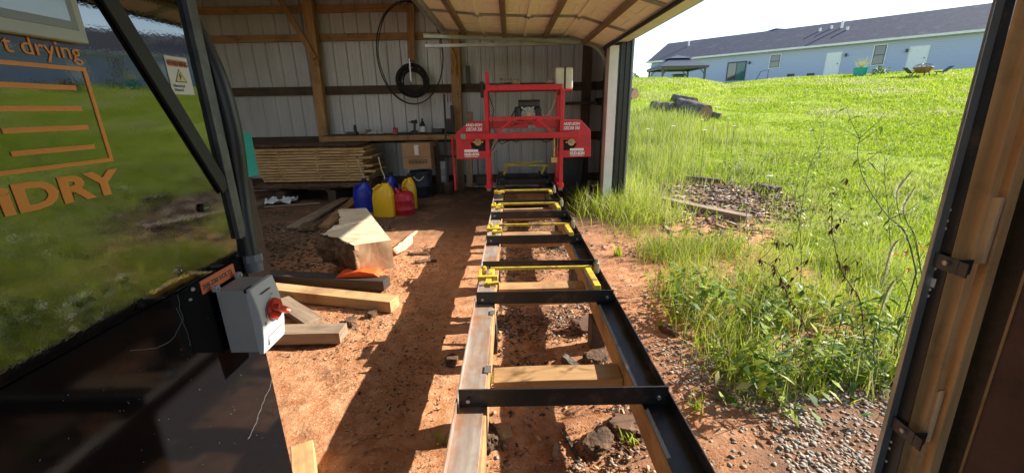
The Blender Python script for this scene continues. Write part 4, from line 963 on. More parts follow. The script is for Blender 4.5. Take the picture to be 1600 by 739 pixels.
# lock
p=W(317,325,x=XK); b=MB(); b.tube([(XK,p.y,p.z),(XK+.010,p.y,p.z)],.0125,20); o=b.build('lock',mat('lock_black',(.03,.03,.03),(.02,.02,.02),rough=.3),KN,smooth=True)
MB().box(XK+.0102,XK+.0106,p.y-.008,p.y+.008,p.z-.0012,p.z+.0012).build('key_slot',M['galv'],o)
# voltage label
yA=W(314,440,x=XK).y; yB_=W(364,412,x=XK).y; zA=1.062
b=MB(); b.box(fx-.0072,fx-.0045,yA,yB_+.005,zA-.036,zA+.002); o=b.build('voltage_label',M['label'],KN); o.location.x+=.0
text('voltage_text','208-230 VOLTS',.0195,M['ink'],o,(fx-.0042,yA+.004,zA-.024),Yd,Zd,extr=.0002,bold=.0003,squash=.96)
for (u,v,r_) in ((300,452,.006),(296,468,.004)):
    p=W(u,v,x=XK-.004); MB().tube([(p.x,p.y,p.z),(p.x+.003,p.y,p.z),(p.x+.006,p.y,p.z)],[r_,r_,r_*.6],10).build('panel_screw',M['galv'],KN); pass
# cobwebs
wm=mat('cobweb',(.35,.35,.33),(.28,.28,.26),rough=.9)
for pts in (((278,460),(285,500),(270,530),(240,545),(197,548)),((275,480),(292,520),(300,545)),((430,580),(415,620),(400,660),(385,690))):
    b=MB(); q_=[]
    for i in range(len(pts)-1):
        for k in range(6):
            f_=k/6; q_.append(W(pts[i][0]*(1-f_)+pts[i+1][0]*f_+random.uniform(-1.6,1.6),pts[i][1]*(1-f_)+pts[i+1][1]*f_+random.uniform(-1.2,1.2),x=XK+.001))
    b.tube(q_,.00035,4); b.build('cobweb',wm,KN)
b=MB()
for _ in range(60):
    u=random.uniform(60,440); v=random.uniform(470,735)
    if v<605-.538*u+60: continue
    q_=W(u,v,x=XK-.0055); 
    if q_.y>YE-.01: continue
    l_=random.uniform(.0008,.0028); b.bar(q_,q_+Vector((0,l_*random.uniform(-1,1),l_)),.0009,.0006)
b.build('dust_specks',wm,KN); KN.children[-1]

# ---- disconnect switch
xb=XK+.004; xf=XK+.118; yN=1.030; yF=1.165; zT=1.040; zB=.805
a=W(397,453,x=xf); yN=a.y; zT=a.z; yF=W(430,421,x=xf).y; zB=W(403,570,x=xf).z
DS=thing('disconnect_switch','light grey switch box with a red rotary knob on the kiln side','switch box',(xb,yN,zB))
b=MB(); b.box(xb,xf-.028,yN+.004,yF-.004,zB+.004,zT-.003); b.build('box_body',M['grayside'],DS,bevel=.004)
prof=[]
b=MB(); nn=9; rr_=[]
for i in range(nn):
    f=i/(nn-1); z=zB+(zT-zB)*f; bul=.014*math.sin(math.pi*f)
    rr_.append([(xf-.0275,yN,z),(xf-.0275,yF,z),(xf-.012+bul,yF,z),(xf-.012+bul,yN,z)])
b.loft(rr_); b.build('front_cover',M['graybox'],DS,bevel=.003)
xs=xf+.0026; yc=(yN+yF)/2+.008; zk=zB+(zT-zB)*.56
b=MB(); b.tube([(xs-.001,yc,zk),(xs+.010,yc,zk)],[.034,.031],24); kb=b.build('knob',M['knob'],DS,smooth=True)
T=Matrix.Rotation(R(-38),4,'X'); T.translation=Vector((xs+.010,yc,zk))
b=MB(); b.box(.0005,.024,-.034,.034,-.0095,.0095,T); b.build('knob_grip',M['knob'],kb,bevel=.005)
b=MB(); b.box(.0243,.025,.008,.030,-.0025,.0025,T); b.build('knob_mark',M['whitedec'],kb)
b=MB(); pts=[(xs+.0008,yc+.042*math.cos(R(a_)),zk+.042*math.sin(R(a_))) for a_ in range(95,205,10)]; b.tube(pts,.0010,4); b.build('dial_arc',M['ink'],DS)
text('dial_mark','ON',.009,M['ink'],DS,(xs+.0005,yc-.006,zk+.046),Yd,Zd,extr=.0002)
text('dial_mark','O',.013,M['ink'],DS,(xs+.0003,yc-.055,zk-.028),Yd,Zd,extr=.0002,bold=.0003)
b=MB(); b.box(xs-.007,xs-.0035,yN+.022,yF-.012,zB+.020,zB+.05); q=b.build('rating_label',mat('cream_label',(.66,.66,.58),(.6,.6,.52)),DS); q.rotation_euler=(0,0,0)
MB().box(xs-.0034,xs-.0028,yN+.022,yF-.012,zB+.0465,zB+.05).build('label_stripe',M['redink'],q)
b=MB()
for k in range(4): b.box(xs-.0034,xs-.003,yN+.030,yF-.018,zB+.025+k*.005,zB+.0262+k*.005)
b.build('printed_lines',mat('grey_print',(.3,.3,.28),(.3,.3,.28)),q)
b=MB(); b.box(xs-.005,xs-.0038,yN+.028,yN+.075,zT-.028,zT-.0245); b.build('maker_print',M['ink'],DS)
for yy in (yN+.004,yF-.012):
    b=MB(); b.box(xb+.0,xb+.014,yy-.012,yy+.006,zT-.002,zT+.014); q=b.build('mounting_lug',M['grayside'],DS,bevel=.002); MB().tube([(xb+.0142,yy-.003,zT+.006),(xb+.018,yy-.003,zT+.006)],.005,8).build('lug_screw',M['galv'],q)
b=MB(); b.box(xf-.029,xf-.022,yN-.003,yN+.028,zT-.010,zT+.002); b.build('cover_clip',M['black'],DS,bevel=.001)

# ---- conduits
def conduit(name,label,px,yv,r,fit):
    pts=[W(u,v,y=y) for (u,v),y in zip(px,yv)]
    # resample smooth (Catmull-Rom)
    out=[]
    P2=[pts[0]*2-pts[1]]+pts+[pts[-1]*2-pts[-2]]
    for i in range(1,len(P2)-2):
        for k in range(14):
            t=k/14; a,b_,c,d=P2[i-1],P2[i],P2[i+1],P2[i+2]
            out.append(.5*((2*b_)+(c-a)*t+(2*a-5*b_+4*c-d)*t*t+(3*b_-a-3*c+d)*t**3))
    out.append(pts[-1])
    t=thing(name,label,'conduit',out[-1])
    L=0; rads=[]
    fine=[]
    for i in range(len(out)-1):
        for k in range(3): fine.append(out[i].lerp(out[i+1],k/3))
    fine.append(out[-1])
    for i in range(len(fine)): rads.append(r*(1+(.022 if i%2 else 0)))
    MB().tube(fine,rads,16).build('hose',M['cond'],t,smooth=True)
    if fit:
        e=out[-1]; d=(out[-1]-out[-4]).normalized()
        MB().tube([e-d*.045,e-d*.044,e-d*.020,e-d*.019],[r*.9,r*1.25,r*1.28,r*1.0],8).build('hex_nut',M['condfit'],t)
        MB().tube([e-d*.018,e+d*.012],r*1.12,16).build('gland',M['condfit'],t,smooth=True)
    return t
conduit('conduit','thick black flexible conduit curving down into the grey switch box',[(270,-25),(302,40),(340,120),(364,205),(376,290),(384,350),(397,418)],[1.275]*5+[1.26,1.245],.0238,True)
conduit('conduit','thin dark conduit behind the thick one, at the kiln edge',[(318,150),(338,240),(352,310),(366,370),(378,425)],[1.27,1.27,1.27,1.26,1.245],.0145,False)
b=MB()
for k in range(12): b.box(-.005,.12,-.004,.004,0,0) if False else None
TC=thing('teal_crate','teal slotted plastic crate beyond the kiln edge','crate',W(348,285,y=2.4))
a=W(330,212,y=2.4);c=W(359,285,y=2.4)
MB().box(a.x-.2,c.x,2.4,2.7,c.z,a.z).build('crate_body',M['teal'],TC,bevel=.006)
b=MB()
for k in range(12): 
    z=c.z+.02+k*(a.z-c.z-.05)/12; b.box(c.x-.085,c.x-.02,2.394,2.3985,z,z+.008)
b.build('slots',M['ink'],TC)
tag(MB().box(a.x-.25,c.x-.12,2.38,2.8,0,c.z-.002).build('wood_stand',M['dark_shade_wood'],origin=(a.x,2.5,0),bevel=.004),'dark wooden stand beneath the teal crate behind the kiln','stand')

#@@OUTSIDE@@
# ================================================================== outside
# ---- house on the hill
HA=Vector((35,31.8,0)); HD=Vector((-.70,.714,0)).normalized(); HN=Vector((-HD.y,HD.x,0)); 
if HN.y>0: HN=-HN
ZE=6.33; ZBH=2.6; S0,S1=-9,26.6; DEP=9.0; ZRG=8.72
def HP(s,o,z): q=HA+HD*s+HN*o; return Vector((q.x,q.y,z))
def sidingmat():
    m,n,b=newmat('lap_siding'); L=n.links.new
    ge=N(n,'ShaderNodeNewGeometry'); sx=N(n,'ShaderNodeSeparateXYZ'); L(ge.outputs['Position'],sx.inputs[0])
    f=N(n,'ShaderNodeMath',operation='MULTIPLY'); f.inputs[1].default_value=6.2; L(sx.outputs[2],f.inputs[0])
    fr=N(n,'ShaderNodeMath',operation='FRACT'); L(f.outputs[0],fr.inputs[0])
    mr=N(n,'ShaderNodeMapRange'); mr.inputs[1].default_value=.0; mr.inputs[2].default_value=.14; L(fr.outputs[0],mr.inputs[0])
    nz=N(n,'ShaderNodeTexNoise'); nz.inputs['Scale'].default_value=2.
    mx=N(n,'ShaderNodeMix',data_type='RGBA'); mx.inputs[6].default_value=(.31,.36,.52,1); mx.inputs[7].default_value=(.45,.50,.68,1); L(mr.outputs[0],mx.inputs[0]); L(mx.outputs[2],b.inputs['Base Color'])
    bp=N(n,'ShaderNodeBump'); bp.inputs['Strength'].default_value=.6; bp.inputs['Distance'].default_value=.03; L(fr.outputs[0],bp.inputs['Height']); L(bp.outputs[0],b.inputs['Normal']); b.inputs['Roughness'].default_value=.6
    return m
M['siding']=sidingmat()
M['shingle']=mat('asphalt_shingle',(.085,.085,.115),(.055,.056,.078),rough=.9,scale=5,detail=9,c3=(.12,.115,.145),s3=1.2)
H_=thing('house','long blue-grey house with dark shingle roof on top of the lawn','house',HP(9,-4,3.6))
b=MB(); b.add([HP(S0,0,ZBH),HP(S1,0,ZBH),HP(S1,-DEP,ZBH),HP(S0,-DEP,ZBH),HP(S0,0,ZE),HP(S1,0,ZE),HP(S1,-DEP,ZE),HP(S0,-DEP,ZE)],[(0,1,5,4),(1,2,6,5),(2,3,7,6),(3,0,4,7)])
b.add([HP(S1,0,ZE),HP(S1,-DEP,ZE),HP(S1,-DEP/2,ZRG-.1)],[(0,1,2)])
b.build('wall',M['siding'],H_)
b=MB(); e=.45
b.add([HP(S0,e,ZE-.0),HP(S1+.4,e,ZE-.0),HP(S1+.4,-DEP/2,ZRG),HP(S0,-DEP/2,ZRG),HP(S1+.4,-DEP-e,ZE),HP(S0,-DEP-e,ZE)],[(0,1,2,3),(3,2,4,5)])
rf=b.build('roof',M['shingle'],H_); rf.modifiers.new('s','SOLIDIFY').thickness=.12
b=MB(); b.bar(HP(S0,e+.03,ZE-.04),HP(S1+.4,e+.03,ZE-.04),.08,.17); b.build('gutter',M['white'],H_)
b=MB(); b.add([HP(S0,.02,ZE-.13),HP(S1+.4,.02,ZE-.13),HP(S1+.4,e,ZE-.13),HP(S0,e,ZE-.13)],[(0,1,2,3)]); b.build('soffit',M['white'],H_)
b=MB(); b.bar(HP(S1+.42,e,ZE-.05),HP(S1+.42,-DEP/2,ZRG-.05),.04,.2); b.build('rake_board',M['white'],H_)
b=MB(); b.tube([HP(S1-.02,.4,ZE-.15),HP(S1-.05,.08,ZE-.6),HP(S1-.05,.08,3.)],.05,6); b.build('downspout',M['white'],H_)
# small cross gable showing over the ridge
pk=Wpl(1213,45,HP(0,-DEP/2-.4,0),HN); s_=(pk-HA).dot(HD)
b=MB(); b.add([HP(s_-2.2,-DEP/2-.2,ZRG-.2),HP(s_+2.2,-DEP/2-.2,ZRG-.2),HP(s_,-DEP/2-.2,pk.z),HP(s_-2.2,-DEP-2,ZRG-.4),HP(s_+2.2,-DEP-2,ZRG-.4),HP(s_,-DEP-2,pk.z)],[(0,1,2),(0,2,5,3),(1,4,5,2)]); b.build('gable',M['shingle'],H_)
def hrect(u0,v0,u1,v1,o=.02):
    a=Wpl(u0,v0,HP(0,o,0),HN);c=Wpl(u1,v1,HP(0,o,0),HN); return (a-HA).dot(HD),(c-HA).dot(HD),a.z,c.z
def hbox(s0,s1,z0,z1,o0,o1,name,mt,par,bev=0):
    s0,s1=min(s0,s1),max(s0,s1); b=MB(); c=[]
    for z in (z0,z1):
        for o in (o0,o1):
            for s in (s0,s1): c.append(HP(s,o,z))
    b.add(c,[(0,2,3,1),(4,5,7,6),(0,1,5,4),(2,6,7,3),(0,4,6,2),(1,3,7,5)]); return b.build(name,mt,par,bevel=bev)
def hwindow(u0,u1,vt,vb,dark=True):
    sa,sb,zt,_=hrect(u0,vt,u1,vt); _,_,zb,_=hrect((u0+u1)/2,vb,u1,vb); s0,s1=min(sa,sb),max(sa,sb)
    f=hbox(s0-.07,s1+.07,zb-.07,zt+.07,.005,.05,'window',M['white'],H_)
    hbox(s0,s1,zb,zt,.051,.06,'frame',M['dfr'],f)
    zm=(zt+zb)/2
    hbox(s0+.05,s1-.05,zb+.05,zm-.03,.061,.066,'pane',M['glass'],f); hbox(s0+.05,s1-.05,zm+.03,zt-.05,.061,.066,'pane',M['glass'],f)
hwindow(1205,1220,87,106); hwindow(1368,1386,72,101)
def hdoor(u0,u1,vt,vb):
    sa,sb,zt,_=hrect(u0,vt,u1,vt); _,_,zb,_=hrect((u0+u1)/2,vb,u1,vb); s0,s1=min(sa,sb),max(sa,sb)
    f=hbox(s0-.09,s1+.09,zb,zt+.09,.005,.04,'door_frame',M['white'],H_)
    hbox(s0,s1,zb+.03,zt,.041,.055,'door_leaf',M['whitedec'],f)
    hbox(s0+.08,s0+.14,zb+.95,zb+1.03,.056,.10,'handle',M['dfr'],f)
hdoor(1294,1314,85,119); hdoor(1424,1451,75,112)
sa,sb,zt,_=hrect(1138,99,1166,99); _,_,zb,_=hrect(1152,126,1166,126); s0,s1=min(sa,sb),max(sa,sb)
f=hbox(s0-.05,s1+.05,zb,zt+.06,.005,.05,'sliding_door',M['dfr'],H_)
sm2=(s0+s1)/2
hbox(s0+.06,sm2-.04,zb+.08,zt-.05,.051,.056,'pane',mat('teal_glass',(.03,.14,.13),(.02,.10,.10),rough=.08),f); hbox(sm2+.04,s1-.06,zb+.08,zt-.05,.051,.056,'pane',M['glass'],f)
for (u,v) in ((1171,98),(1322,86),(1417,79)):
    a=Wpl(u,v,HP(0,.1,0),HN); s=(a-HA).dot(HD)
    q=hbox(s-.07,s+.07,a.z-.14,a.z+.10,.02,.2,'wall_lamp',M['dfr'],H_,.02)
for (u,v) in ((1235,118),(1266,117)):
    a=Wpl(u,v,HP(0,.1,0),HN); s=(a-HA).dot(HD); hbox(s-.28,s+.28,a.z-.1,a.z+.12,.006,.05,'crawl_vent',M['dfr'],H_)
# roof vents
rn=(HP(0,-DEP/2,ZRG)-HP(0,e,ZE)); rn=HD.cross(rn).normalized()
for (u,v,hh) in ((1076,72,.55),(1281,49,.25),(1299,45,.25),(1315,44,.6),(1324,47,.25)):
    a=Wpl(u,v,HP(0,e,ZE),rn); MB().tube([a-Vector((0,0,.1)),a+Vector((0,0,hh))],.10,8).build('vent_pipe',M['white'],H_)
# ---- gazebo
G=thing('gazebo','dark metal gazebo with two-tier roof in front of the house','gazebo',(14.3,37,2.6))
cx,cy_=14.5,38.2; hx=1.95; zr=4.62
def pyr(c,h0,h1,z0,z1,name,mt):
    b=MB(); b.add([(c[0]-h0,c[1]-h0,z0),(c[0]+h0,c[1]-h0,z0),(c[0]+h0,c[1]+h0,z0),(c[0]-h0,c[1]+h0,z0),(c[0]-h1,c[1]-h1,z1),(c[0]+h1,c[1]-h1,z1),(c[0]+h1,c[1]+h1,z1),(c[0]-h1,c[1]+h1,z1)],[(0,1,5,4),(1,2,6,5),(2,3,7,6),(3,0,4,7),(4,5,6,7),(0,3,2,1)]); return b.build(name,mt,G)
gm=mat('gazebo_metal',(.085,.09,.115),(.065,.07,.09),rough=.5)
pyr((cx,cy_),hx+.1,.8,zr,5.27,'lower_roof',gm); pyr((cx,cy_),1.0,.08,5.32,5.62,'upper_roof',gm)
MB().box(cx-hx,cx+hx,cy_-hx,cy_-hx+.1,zr-.16,zr-.001).box(cx-hx,cx+hx,cy_+hx-.1,cy_+hx,zr-.16,zr-.001).box(cx-hx,cx-hx+.1,cy_-hx+.101,cy_+hx-.101,zr-.16,zr-.001).box(cx+hx-.1,cx+hx,cy_-hx+.101,cy_+hx-.101,zr-.16,zr-.001).build('eave_beam',gm,G)
for sx_ in(-1,1):
    for sy_ in(-1,1):
        q=MB().box(cx+sx_*1.75-.07,cx+sx_*1.75+.07,cy_+sy_*1.75-.07,cy_+sy_*1.75+.07,2.2,zr-.16).build('post',gm,G)
        b=MB(); b.bar((cx+sx_*1.75,cy_+sy_*1.75,zr-.65),(cx+sx_*1.3,cy_+sy_*1.75,zr-.17),.06,.06); b.build('knee_brace',gm,q)
o=MB().box(14.1,14.9,37.2,37.8,2.5,4.0).box(14.0,15.0,37.1,37.9,4.001,4.07).build('patio_grill',M['dfr'],origin=(14.5,37.5,3),bevel=.03); tag(o,'dark covered grill standing under the gazebo roof','grill')
# ---- things on the lawn's crest
def at_ground(u,v):
    for i in range(400):
        t=8+i*.15; D=cF+cR*((u-800)/FPX)+cU*((369.5-v)/FPX); p=EYE+D*t
        if p.z<=hz(p.x,p.y): return p
    D=cF+cR*((u-800)/FPX)+cU*((369.5-v)/FPX); return EYE+D*38
def crest(u,dist):
    D=cF+cR*((u-800)/FPX); D.z=0; D.normalize(); D2=cF+cR*((u-800)/FPX)+cU*((369.5-118)/FPX); D2.z=0; D2.normalize()
    p=Vector((D2.x*dist,D2.y*dist,0)); p.z=hz(p.x,p.y); return p
def leafcluster(b,c,n,r,size,rs=random):
    for _ in range(n):
        d=Vector((rs.gauss(0,1),rs.gauss(0,1),abs(rs.gauss(0,1)))).normalized()*r*rs.random()**.4
        p=Vector(c)+d; a=Vector((rs.gauss(0,1),rs.gauss(0,1),rs.gauss(0,.6))).normalized(); s=a.orthogonal().normalized()*size*.35; a*=size
        b.add([p,p+a*.5+s,p+a,p+a*.5-s],[(0,1,2,3)])
def leafmat(name,c,c2,tr=.45):
    m,n,b=newmat(name); L=n.links.new
    oi=N(n,'ShaderNodeNewGeometry'); q=N(n,'ShaderNodeTexNoise'); q.inputs['Scale'].default_value=2.3; q.inputs['Detail'].default_value=5.; L(oi.outputs['Position'],q.inputs[0])
    mr=N(n,'ShaderNodeMapRange'); mr.inputs[1].default_value=.35; mr.inputs[2].default_value=.65; L(q.outputs[0],mr.inputs[0])
    ad=N(n,'ShaderNodeMath',operation='MULTIPLY_ADD'); L(oi.outputs['Random Per Island'],ad.inputs[0]); ad.inputs[1].default_value=.7; 
    m2=N(n,'ShaderNodeMath',operation='MULTIPLY'); m2.inputs[1].default_value=.5; L(mr.outputs[0],m2.inputs[0]); L(m2.outputs[0],ad.inputs[2])
    mx=N(n,'ShaderNodeMix',data_type='RGBA'); mx.inputs[6].default_value=(*c,1); mx.inputs[7].default_value=(*c2,1); L(ad.outputs[0],mx.inputs[0]); L(mx.outputs[2],b.inputs['Base Color'])
    b.inputs['Roughness'].default_value=.5; b.inputs['Specular IOR Level'].default_value=.25
    t=N(n,'ShaderNodeBsdfTranslucent'); L(mx.outputs[2],t.inputs[0]); ms=N(n,'ShaderNodeMixShader'); ms.inputs[0].default_value=tr; L(b.outputs[0],ms.inputs[1]); L(t.outputs[0],ms.inputs[2]); L(ms.outputs[0],n.nodes['Material Output'].inputs[0])
    return m
M['lf']=leafmat('lush_grass_blade',(.21,.30,.018),(.40,.48,.04))
M['lfd']=leafmat('broad_leaf',(.05,.125,.02),(.14,.24,.03),.4)
M['lfs']=leafmat('straw_blade',(.38,.39,.14),(.54,.52,.24),.35)
M['lfy']=leafmat('lawn_blade',(.29,.37,.018),(.46,.53,.05))
M['dryleaf']=leafmat('withered_leaf',(.05,.022,.014),(.13,.055,.025),.15)
M['redleaf']=leafmat('red_leaf',(.45,.10,.03),(.60,.25,.04),.4)
M['treeleaf']=leafmat('tree_leaf',(.05,.09,.03),(.12,.17,.05),.35)
M['fox']=leafmat('foxtail_bristle',(.55,.58,.30),(.68,.68,.42),.5)
M['stem']=mat('green_stem',(.12,.17,.05),(.09,.12,.04),rough=.7)
M['stemd']=mat('dark_stem',(.07,.035,.02),(.045,.02,.015),rough=.8)
# potted plant, shrub, fire pit, lawn chairs
p=crest(1343,38.5); t=thing('planter','turquoise pot with a spiky plant by the white house door','planter',p)
MB().lathe([(.28,0),(.36,.05),(.42,.5),(.45,.52),(.40,.54)],(p.x,p.y,p.z),14).build('pot',M['teal'],t,smooth=True)
b=MB(); 
for k in range(60):
    a=random.uniform(0,6.28); r_=random.uniform(.3,.8); b.add([(p.x-.02,p.y,p.z+.5),(p.x+.02,p.y,p.z+.5),(p.x+r_*math.cos(a),p.y+r_*math.sin(a),p.z+.5+random.uniform(.3,.9))],[(0,1,2)])
b.build('foliage',M['lfs'],t)
p=crest(1374,38.5); b=MB(); leafcluster(b,(p.x,p.y,p.z+.1),160,.5,.16); tag(b.build('shrub',M['lfd'],origin=p),'small green shrub under the right house window','shrub')
p=crest(1440,35); t=thing('fire_pit','round rusty bowl fire pit on the lawn before the right door','fire pit',p)
cop=mat('copper_bowl',(.42,.22,.13),(.3,.15,.09),rough=.5,metal=.4)
MB().lathe([(.16,.18),(.3,.25),(.46,.46),(.49,.5),(.45,.48)],(p.x,p.y,p.z),20).build('bowl',cop,t,smooth=True)
b=MB()
for k in range(3): b.tube([(p.x+.35*math.cos(k*2.1),p.y+.35*math.sin(k*2.1),p.z+.3),(p.x+.5*math.cos(k*2.1),p.y+.5*math.sin(k*2.1),p.z)],.03,6)
b.build('stand',M['dfr'],t)
b=MB(); b.lathe([(.46,.51),(.35,.64),(.15,.70),(.02,.71)],(p.x,p.y,p.z),12); o=b.build('mesh_lid',mat('mesh_lid',(.2,.2,.22),(.3,.3,.32),rough=.6),t); wf=o.modifiers.new('w','WIREFRAME'); wf.thickness=.03
for (u,dx,lb) in ((1424,-1,'dark folding lawn chair left of the fire pit'),(1470,1,'dark folding lawn chair right of the fire pit')):
    p=crest(u,35.5); t=thing('lawn_chair',lb,'chair',p)
    vx=cR*dx; vx.z=0; vx.normalize(); b=MB(); b.bar(p+vx*.1+Vector((0,0,.2)),p+vx*.5+Vector((0,0,.5)),.3,.02); b.build('backrest',M['dfr'],t)
    MB().bar(p-vx*.25+Vector((0,0,.22)),p+vx*.1+Vector((0,0,.2)),.4,.03).build('seat',M['dfr'],t)
    for s in (-.28,.1): MB().bar(p+vx*s+Vector((0,0,.2)),p+vx*s,.03,.03,up=(0,1,0)).build('leg',M['dfr'],t)
for (u,lb) in ((1184,'thin dark garden rack by the house wall, left of the vents'),):
    p=crest(u+6,41); t=thing('garden_rack',lb,'rack',p)
    MB().tube([p+Vector((-.4,0,0)),p+Vector((-.1,0,.7)),p+Vector((.5,0,.8)),p+Vector((.5,0,0))],.03,6).build('frame',M['dfr'],t)
p=crest(1082,40); tag(MB().lathe([(.3,0),(.35,.1),(.35,.75),(.3,.8)],(p.x,p.y,p.z-.2),12).build('blue_bucket',mat('blue_tub',(.12,.3,.55),(.1,.25,.45)),origin=p,smooth=True),'blue tub standing under the gazebo near its right post','tub')
def tree(name,label,base,h,r,n,size,mt,lean=0):
    t=thing(name,label,'tree',base); b=MB(); B_=Vector(base)
    b.tube([B_-Vector((0,0,.5)),B_+Vector((lean*.3,0,h*.4)),B_+Vector((lean,0,h*.85))],[.09*h/4,.06*h/4,.02],7)
    rr=random.Random(int(base[0]*100)); tips=[]
    for k in range(9):
        a=rr.uniform(0,6.28); z=rr.uniform(.35,.8)*h; e_=B_+Vector((math.cos(a)*r*.8,math.sin(a)*r*.8,z+rr.uniform(.2,.5)*r)); b.tube([B_+Vector((lean*.5,0,z*.8)),e_],[.03*h/4,.01],5); tips.append(e_)
    b.build('trunk',M['darkz'],t); b=MB()
    for e_ in tips: leafcluster(b,e_,n//9,r*.45,size,rr)
    b.build('crown',mt,t); return t
tree('small_tree','small round green tree on the crest left of the gazebo',crest(989,52)-Vector((0,0,.6)),2.4,1.0,400,.2,M['treeleaf'])
for (u,v,lb) in ((1362,26,'bare twiggy treetop showing over the house roof ridge, left one'),(1388,24,'bare twiggy treetop showing over the house roof ridge, right one')):
    pt=Wpl(u,v,HP(0,-DEP-8,0),HN); tree('bare_tree',lb,(pt.x,pt.y,3.2),pt.z-3.4,.8,60,.14,M['treeleaf'])

# ---- log pile on the lawn edge
def logm(name,label,a,c,r,mats,seed=0):
    a=Vector(a);c=Vector(c); d=(c-a).normalized(); x=d.cross(Vector((0,0,1))).normalized(); y=x.cross(d); n=24; k=14
    b=MB(); rings=[]
    for i in range(k+1):
        q=a.lerp(c,i/k); ring=[]
        for j in range(n):
            an=2*math.pi*j/n; rr=r*(1+.10*mnoise.noise(Vector((math.cos(an)*1.5,math.sin(an)*1.5,i*.5+seed)))+.035*mnoise.noise(Vector((an*4,i*1.1,seed))))
            ring.append(q+(x*math.cos(an)+y*math.sin(an))*rr)
        rings.append(ring)
    b.loft(rings,cap=False); o_=len(b.v)-n*(k+1)
    b.cur=1; b.f.append(tuple(range(n))[::-1]); b.mi.append(1); b.f.append(tuple(k*n+j for j in range(n))); b.mi.append(1)
    o=b.build(name,mats,origin=a,smooth=True); tag(o,label,'log'); return o
lm=[M['barkgrey'],M['logend']]
def rest(u,v,r):
    best=None
    for i in range(300):
        y=8+i*.06; p=W(u,v,y=y); e_=abs(p.z-(hz(p.x,p.y)+.72*r))
        if best is None or e_<best[0]: best=(e_,p)
    return best[1]
for (u,v,r,dx,dy,lb,sd_2) in ((1102,180,.33,-.5,1.0,'thick cut log with brown sawn end on the weedy lawn edge',1),(1086,160,.17,-.5,1.0,'cut log behind the thick one, only its brown end showing',2),(1052,172,.24,-.6,.5,'dark grey bark log left of the thick cut log',3),(992,148,.26,-.5,.6,'grey log half hidden in weeds near the far door jamb',4),(1126,183,.12,-.3,.3,'small stub of wood right of the thick cut log',5)):
    p=rest(u,v,r); q=Vector((p.x+dx,p.y+dy,0)); q.z=hz(q.x,q.y)+.68*r
    logm('cut_log',lb,p,q,r,lm,sd_2)
# ---- board and beams by the bark heap
def onz(u,v,dz=.04):
    z=.0
    for _ in range(12):
        p=W(u,v,z=z+dz); z=hz(p.x,p.y)
    return W(u,v,z=z+dz)
a=onz(1032,311,.07);c=onz(1170,341,.07); timber('long_board','long grey board lying in weeds in front of the bark heap','board',a-Vector((0,0,.01)),c-Vector((0,0,.01)),.15,.09,M['greyx'],jit=.006)
a=onz(1072,279,.06);c=onz(1128,284,.06); timber('old_beam','rotten beam at the back of the bark heap','beam',a,c,.12,.10,M['darkx'],jit=.012)
a=onz(1186,292,.06);c=onz(1216,298,.06); timber('old_beam','dark beam end in grass right of the bark heap','beam',a,c,.14,.12,M['darkx'],jit=.012)

# ---- scatter helpers (stuff)
def blades(name,pts,h,w_,mats,label,cat,lean=.5,idx=None,curl=1.,patchy=0):
    n=len(pts); x=pts[:,0];y=pts[:,1];z=height(x,y)-.005
    az=rng.uniform(0,2*np.pi,n); l=rng.uniform(.1,1,n)*lean; dx=np.cos(az);dy=np.sin(az); fa=rng.uniform(0,2*np.pi,n); px=np.cos(fa)*w_/2; py=np.sin(fa)*w_/2
    V=np.zeros((n,6,3))
    for i,(t,ww) in enumerate(((0,.8),(.5,1.),(1.,.12))):
        ox=dx*l*h*t**1.8; oy=dy*l*h*t**1.8; oz=h*(t-(.35*l*t*t)*curl)
        V[:,2*i,0]=x+ox-px*ww; V[:,2*i,1]=y+oy-py*ww; V[:,2*i+1,0]=x+ox+px*ww; V[:,2*i+1,1]=y+oy+py*ww; V[:,2*i,2]=V[:,2*i+1,2]=z+oz
    b0=(np.arange(n)*6)[:,None]; F=np.concatenate([b0+np.array([0,1,3,2]),b0+np.array([2,3,5,4])],1).reshape(-1,4)
    ids=rng.choice(len(mats),n,p=idx) if idx is not None else rng.integers(0,len(mats),n)
    if patchy:
        q=fbm(x*.35,y*.35,5,77)+.25*(fbm(x*1.6,y*1.6,3,78)-.47); ids=np.where((q>.52)&(rng.uniform(0,1,n)<np.clip((q-.5)*5,0,.7)),2,np.where((q<.42)&(rng.uniform(0,1,n)<.6),1,ids))
    o=rawmesh(name,V.reshape(-1,3),F,None,mats=mats,idx=np.repeat(ids,2)); tag(o,label,cat,kind='stuff'); return o
def sample(n,x0,x1,y0,y1,f=None):
    x=rng.uniform(x0,x1,n);y=rng.uniform(y0,y1,n); p=np.stack([x,y],1)
    if f is not None: p=p[f(x,y)>rng.uniform(0,1,n)]
    return p
def sst(x,a,b): t=np.clip((x-a)/(b-a),0,1); return t*t*(3-2*t)
def bare(x,y): return np.clip(1.25*np.exp(-(((x-2.55)/1.0)**2+((y-5.15)/1.15)**2)**2),0,.93)
def heap(x,y): return np.exp(-(((x-3.3)/1.15)**2+((y-6.75)/1.2)**2)**2)
